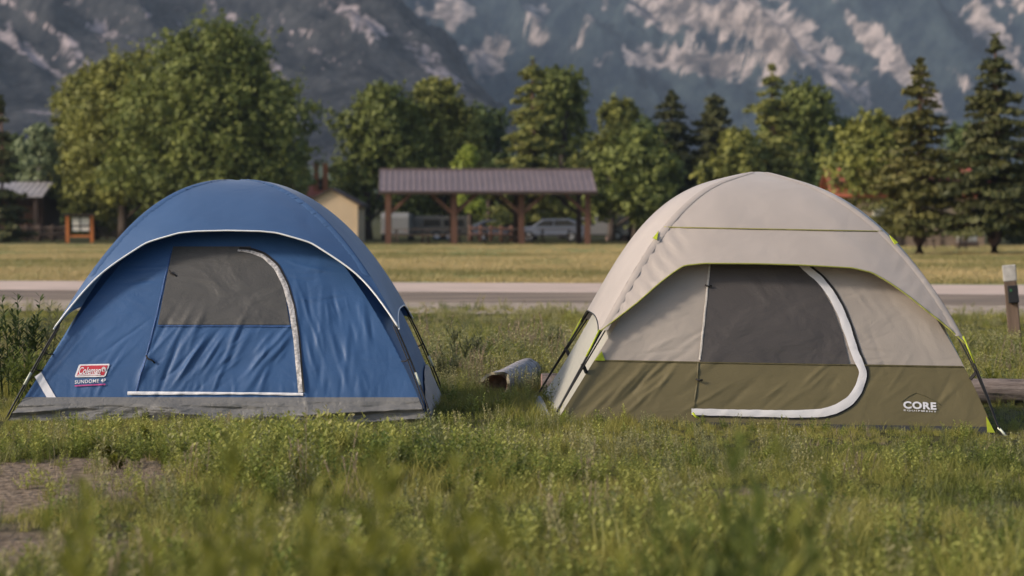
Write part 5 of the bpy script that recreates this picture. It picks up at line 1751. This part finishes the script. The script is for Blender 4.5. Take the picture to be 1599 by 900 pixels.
def scatter_object(name, P, rotz, tilt, scale, idx, coll):
    me = np_mesh_points(name, P)
    def va(n, typ, vals, key):
        a = me.attributes.new(n, typ, 'POINT'); a.data.foreach_set(key, np.asarray(vals, np.float32 if key != "value" or typ != 'INT' else np.int32).ravel())
    rot = np.stack([tilt[:, 0], tilt[:, 1], rotz], -1)
    va("rot", 'FLOAT_VECTOR', rot, "vector"); va("scl", 'FLOAT_VECTOR', scale, "vector"); va("idx", 'INT', idx, "value")
    o = link(name, me, None)
    ng = bpy.data.node_groups.new(name + "_scatter", 'GeometryNodeTree')
    ng.interface.new_socket("Geometry", in_out='INPUT', socket_type='NodeSocketGeometry')
    ng.interface.new_socket("Geometry", in_out='OUTPUT', socket_type='NodeSocketGeometry')
    gi = ng.nodes.new("NodeGroupInput"); go = ng.nodes.new("NodeGroupOutput")
    ip = ng.nodes.new("GeometryNodeInstanceOnPoints")
    ci = ng.nodes.new("GeometryNodeCollectionInfo"); ci.inputs[0].default_value = coll
    ci.inputs["Separate Children"].default_value = True; ci.inputs["Reset Children"].default_value = True
    def na(n, t):
        x = ng.nodes.new("GeometryNodeInputNamedAttribute"); x.data_type = t; x.inputs["Name"].default_value = n; return x.outputs["Attribute"]
    L = ng.links.new
    L(gi.outputs[0], ip.inputs["Points"]); L(ci.outputs[0], ip.inputs["Instance"]); ip.inputs["Pick Instance"].default_value = True
    L(na("idx", 'INT'), ip.inputs["Instance Index"]); L(na("rot", 'FLOAT_VECTOR'), ip.inputs["Rotation"]); L(na("scl", 'FLOAT_VECTOR'), ip.inputs["Scale"])
    L(ip.outputs[0], go.inputs[0])
    md = o.modifiers.new("scatter", 'NODES'); md.node_group = ng
    tag(o, kind="stuff")
    return o


def np_mesh_points(name, P):
    me = bpy.data.meshes.new(name)
    me.vertices.add(len(P)); me.vertices.foreach_set("co", np.asarray(P, np.float32).ravel()); me.update()
    return me


def in_tent(x, y, root, w, d):
    rz = root.rotation_euler.z; c, s = math.cos(-rz), math.sin(-rz)
    dx, dy = x - root.location.x, y - root.location.y
    lx, ly = dx * c - dy * s, dx * s + dy * c
    return (np.abs(lx) < w / 2) & (np.abs(ly) < d / 2)


def near_meadow():
    r = np.random.default_rng(5)
    pts, tid, scl = [], [], []
    def road_edge(x): return 33.4 + TILT * x
    def gen(y0, y1, dens, margin=.9):
        half = .2117 * y1 + margin
        n = int((y1 - y0) * 2 * half * dens)
        x = r.uniform(-half, half, n); y = r.uniform(y0, y1, n)
        k = (np.abs(x) < .2117 * y + margin) & (y < road_edge(x) + r.exponential(size=n) * .9 - .3 + .5 * fbm(x * .5, y * .1, 3, 77))
        return x[k], y[k]
    X_, Y_ = [], []
    for y0, y1, dn in ((6.5, 9, 170), (9, 12, 250), (12, 15.6, 330), (15.6, 20, 240), (20, 26, 130), (26, 40, 80)):
        x, y = gen(y0, y1, dn); X_.append(x); Y_.append(y)
    x = np.concatenate(X_); y = np.concatenate(Y_)
    ok = ~in_tent(x, y, TB.root, 2.66, 2.10) & ~in_tent(x, y, TT.root, 2.72, 2.10)
    ok &= ~((np.abs(y - 18.75) < .68) & (np.abs(x - (-.105 + (y - 18.1) * .18)) < .10))
    ok &= ~((np.abs(y - 18.28) < .17) & (((x > .2) & (x < 2.3)) | (x > 3.25)))
    dm = dirt_mask(x, y)
    ok &= r.uniform(size=len(x)) > dm * .86
    x, y, dm = x[ok], y[ok], dm[ok]; n = len(x)
    pa = fbm(x * .55, y * .40, 3, 121); pb = fbm(x * .9, y * .7, 3, 127); pc = fbm(x * .35, y * .25, 3, 133)
    behind = sstep(17.2, 18.6, y)                        # rough uncut meadow behind the tents
    frontw = np.exp(-((x + 1.3) / 1.15) ** 2 - ((y - 12.9) / 1.5) ** 2)      # leafy patch in front of the blue tent
    fore = 1 - sstep(8.5, 10.8, y)
    u = r.uniform(size=n)
    kind = np.full(n, 'short', dtype='U8')
    pm = .20 + .45 * behind + .35 * fore + .25 * (pa > .05) - .1 * (y > 13.5) * (y < 16)
    kind[u < pm] = 'mid'
    u2 = r.uniform(size=n)
    tl = .14 * behind * (pa > -.1) * (y < 26) + .06 * fore * (pb > 0)
    kind[u2 < tl] = 'tall'
    u3 = r.uniform(size=n)
    kind[u3 < .035 + .06 * (pc > .12) + .10 * (y < 11.5) * (x < -1.5) + .5 * dm] = 'dry'
    u4 = r.uniform(size=n)
    kind[u4 < .035 + .55 * frontw * (pb > -.22) + .08 * (pb > .15) + .10 * fore] = 'weed'
    u5 = r.uniform(size=n)
    kind[u5 < .02 + .16 * behind * (pb > .02) + .12 * behind * (x > -1) * (x < .6) + .05 * (pc < -.15)] = 'sage'
    u6 = r.uniform(size=n)
    kind[u6 < .0012 + .012 * behind * (y < 26)] = 'seed'
    u7 = r.uniform(size=n)
    kind[(u7 < .18 * (pa < 0)) & (kind == 'short')] = 'clover'
    nearT = np.zeros(n)
    for T in (TB, TT):
        nearT = np.maximum(nearT, in_tent(x, y, T.root, T.W + .30, T.D + .5) * 1.0)
    big = np.isin(kind, ['tall', 'sage', 'seed'])
    kind[big & (nearT > 0) & (y < 16.3)] = 'mid'
    s = .62 * r.uniform(.65, 1.3, n) * (1 + .75 * pa) * (1 + .45 * behind) * (1 + .35 * fore)
    s *= 1 - (.62 - .5 * np.clip(pb * 2.2, 0, 1)) * sstep(21.5, 27.5, y)                          # cut low along the road
    s *= 1 - .55 * ((x > 3.0) & (y > 14.5) & (y < 18.2)) - .35 * ((np.abs(x - .35) < .3) & (y > 16.8) & (y < 18.2))
    s *= 1 + .60 * frontw * r.uniform(.3, 1.4, n)
    s *= 1 - .30 * ((y > 14.0) & (y < 15.7))       # trodden short in front of the beige tent
    s *= 1 - .25 * dm
    idx = np.array([KIND[k][int(q * len(KIND[k])) % len(KIND[k])] for k, q in zip(kind, r.uniform(size=n))])
    P = np.stack([x, y, gz(x, y) - .004], -1)
    sc = np.stack([s * r.uniform(.9, 1.25, n), s * r.uniform(.9, 1.25, n), s], -1)
    sc[y > 20, :2] *= 1.35
    print("tufts", n)
    scatter_object("grass", P, r.uniform(0, 6.283, n), r.normal(size=(n, 2)) * .10, sc, idx, src)


def lawn_grass():
    r = np.random.default_rng(6)
    col = bpy.data.collections.new("lawn_sources")
    for i in range(3):
        me = blades(r_, 40, .07, .22, .010, .7, 2); me.materials.append(GM['lawn'])
        col.objects.link(bpy.data.objects.new("l%d" % i, me))
    xs, ys = [], []
    for y0, y1, dn in ((48, 62, 26), (62, 85, 12), (85, 118, 5)):
        half = .2117 * y1 + 2
        n = int((y1 - y0) * 2 * half * dn)
        x = r.uniform(-half, half, n); y = r.uniform(y0, y1, n)
        k = (y > 48.8 + TILT * x) & (fbm(x * .3, y * .12, 3, 141) > r.normal(size=n) * .25 - .08)
        xs.append(x[k]); ys.append(y[k])
    x = np.concatenate(xs); y = np.concatenate(ys); n = len(x)
    s = r.uniform(.7, 1.5, n)
    print("lawn tufts", n)
    scatter_object("lawn_grass", np.stack([x, y, 0 * x + .003], -1), r.uniform(0, 6.283, n), r.normal(size=(n, 2)) * .05, np.stack([s * 1.3, s * 1.3, s], -1), r.integers(0, 3, n), col)


near_meadow()
lawn_grass()

# ---- single tall weeds
WL = {
    'yellow': leaf_mat("weed_leaf_yellow_green", (0.14, 0.155, 0.022), (0.30, 0.29, 0.055), .45),
    'green': leaf_mat("weed_leaf_mid_green", (0.085, 0.115, 0.022), (0.19, 0.22, 0.05), .45),
    'dark': leaf_mat("weed_leaf_dark_green", (0.035, 0.055, 0.016), (0.09, 0.12, 0.036), .35),
    'grey': leaf_mat("weed_leaf_grey_green", (0.10, 0.11, 0.05), (0.24, 0.24, 0.12), .4),
}


def weed_plant(x, Y, h, spread, lm, label, seed, n_stem=5, n_leaf=34, leaf_l=.09, leaf_w=.02, group="tall weeds", up=.55, branch=3):
    r = np.random.default_rng(seed)
    root = empty("weed_plant", (x, Y, float(gz(x, Y))), r.uniform(0, 6), cat="weed", label=label, group=group)
    sm = MB(); V, F, T_ = [], [], []
    def shoot(b, d, L, lv, w0):
        pts = [b + d * L * t + np.array((0, 0, -.04 * L * t * t)) + np.array((math.sin(3 * t + seed), math.cos(2.3 * t + seed), 0)) * .03 * L * t for t in np.linspace(0, 1, 6)]
        sm.tube([tuple(p) for p in pts], [w0 * (1 - .15 * i) for i in range(6)], 5)
        nl = max(5, int(n_leaf * L / h))
        for k in range(nl):
            t = .15 + .85 * (k + r.uniform(0, 1)) / nl
            i = min(4, int(t * 5)); p = pts[i] + (pts[i + 1] - pts[i]) * (t * 5 - i)
            an = k * 2.4 + r.uniform(-.4, .4)
            o = np.array((math.cos(an), math.sin(an), up + .45 * t + r.normal() * .2)); o /= np.linalg.norm(o)
            ll = leaf_l * (1.2 - .45 * t) * r.uniform(.7, 1.2); s = np.cross(o, (0, 0, 1.0)); s /= np.linalg.norm(s) + 1e-6
            w = s * leaf_w * .5 * (1.15 - .5 * t)
            c1 = p + o * ll * .35 + np.array((0, 0, .03 * ll)); c2 = p + o * ll * .7; e = p + o * ll - np.array((0, 0, .15 * ll))
            q = len(V); V.extend([tuple(p), tuple(c1 + w), tuple(c1 - w), tuple(c2 + w * .8), tuple(c2 - w * .8), tuple(e)])
            F.extend([(q, q + 1, q + 2, q + 2), (q + 1, q + 3, q + 4, q + 2), (q + 3, q + 5, q + 4, q + 4)])
            T_.extend([float(np.clip(.25 + .4 * t + r.normal() * .18, 0, 1))] * 3)
        if lv < 1:
            for k in range(branch):
                t = r.uniform(.3, .8); i = int(t * 5); an = r.uniform(0, 6.283)
                shoot(pts[i], np.array((math.cos(an) * .55, math.sin(an) * .55, .85)), L * (1 - t) * r.uniform(.6, 1.0), lv + 1, w0 * .6)
    for i in range(n_stem):
        a = r.uniform(0, 6.283); rad = spread * math.sqrt(r.uniform(0, 1))
        d = np.array((math.cos(a) * .18 * rad / max(spread, .01) + r.normal() * .06, math.sin(a) * .18 + r.normal() * .06, 1.0))
        shoot(np.array((rad * .5 * math.cos(a), rad * .5 * math.sin(a), -.01)), d, h * r.uniform(.6, 1.05), 0, .0035 + .003 * h)
    sm.build("stem", WL[lm], root)
    F4 = np.array([f for f in F if f[2] != f[3]]); F3 = np.array([f[:3] for f in F if f[2] == f[3]])
    i4 = [i for i, f in enumerate(F) if f[2] != f[3]]; i3 = [i for i, f in enumerate(F) if f[2] == f[3]]
    me = np_mesh("leaves", V, [F4, F3]); face_attr(me, "tint", [T_[i] for i in i4] + [T_[i] for i in i3])
    link("leaves", me, WL[lm], root)


def weed_at(px, py_top, Y, *a, **k):
    x = X_at(px, Y); weed_plant(x, Y, Z_at(py_top, Y) - float(gz(x, Y)), *a, **k)


# beside and behind the tents
weed_at(16, 440, 17.5, .16, 'dark', "dark bushy weed at the left edge beside the blue tent", 201, 7, 46, .10, .024)
weed_at(66, 462, 17.9, .12, 'grey', "pale feathery weed between the dark bushy weed and the blue tent", 203, 5, 40, .09, .018)
weed_at(40, 495, 16.6, .14, 'green', "mid green weed low in front of the dark bushy weed", 204, 6, 36, .09, .02)
weed_at(722, 490, 19.8, .10, 'grey', "tall pale weed standing between the two tents near the road", 206, 4, 40, .08, .016)
weed_at(755, 520, 20.5, .12, 'grey', "shorter pale weed right of the tall one between the tents", 207, 5, 34, .08, .016)
weed_at(700, 525, 18.8, .10, 'grey', "pale weed by the rear poles of the blue tent", 208, 5, 34, .07, .015)
weed_at(860, 508, 22.0, .10, 'grey', "pale weed behind the edging log left of the beige tent", 209, 5, 34, .07, .015)
weed_at(1560, 565, 18.4, .08, 'yellow', "yellowish weed by the edging log right of the beige tent", 210, 4, 26, .06, .016)
# leafy weeds on the grass before the blue tent
weed_at(165, 688, 13.2, .05, 'yellow', "light leafy weed at the edge of the bare dirt patch", 212, 4, 22, .06, .02)
weed_at(182, 712, 12.6, .05, 'yellow', "leafy weed just below the light one by the dirt patch", 213, 4, 22, .06, .02)
weed_at(228, 662, 13.9, .05, 'yellow', "leafy weed before the left half of the blue tent's grey strip", 214, 4, 22, .06, .02)
weed_at(318, 655, 14.2, .05, 'green', "leafy weed overlapping the middle of the blue tent's grey strip", 215, 4, 22, .06, .018)
weed_at(520, 645, 13.6, .03, 'yellow', "slender weed overlapping the right of the blue tent's grey strip", 216, 3, 22, .06, .016)
# tall weeds close to the camera, far out of focus
weed_at(190, 696, 4.4, .06, 'yellow', "blurred yellow green weed below the dirt patch at lower left", 221, 5, 56, .10, .022, up=1.0)
weed_at(395, 720, 4.2, .06, 'yellow', "blurred weed below the left half of the blue tent", 222, 7, 56, .10, .022, up=1.0)
weed_at(490, 668, 4.8, .06, 'yellow', "blurred weed below the blue tent's door", 223, 5, 56, .10, .022, up=1.0)
weed_at(662, 668, 4.2, .06, 'yellow', "blurred slender weed below the blue tent's right front pole", 224, 3, 56, .10, .022, up=1.0)
weed_at(845, 723, 4.5, .06, 'yellow', "blurred pale weed at lower middle between the tents", 226, 5, 56, .10, .022, up=1.0)
weed_at(1090, 708, 4.5, .06, 'green', "blurred deep green weed below the left half of the beige tent", 227, 9, 56, .10, .022, up=1.0)
weed_at(1318, 655, 3.9, .02, 'yellow', "blurred thin stalk rising to the beige tent's zip flap", 228, 2, 22, .11, .026, branch=2)
weed_at(1235, 810, 4.1, .06, 'yellow', "low blurred weed just left of the thin stalk", 229, 5, 56, .10, .022, up=1.0)
weed_at(1540, 815, 4.1, .06, 'yellow', "blurred weed in the lower right corner", 231, 7, 56, .10, .022, up=1.0)
weed_at(40, 838, 4.1, .06, 'yellow', "low blurred weed in the lower left corner", 232, 7, 56, .10, .022, up=1.0)
weed_at(300, 835, 3.9, .06, 'yellow', "low blurred weed left of the one below the blue tent's left half", 235, 7, 56, .10, .022, up=1.0)
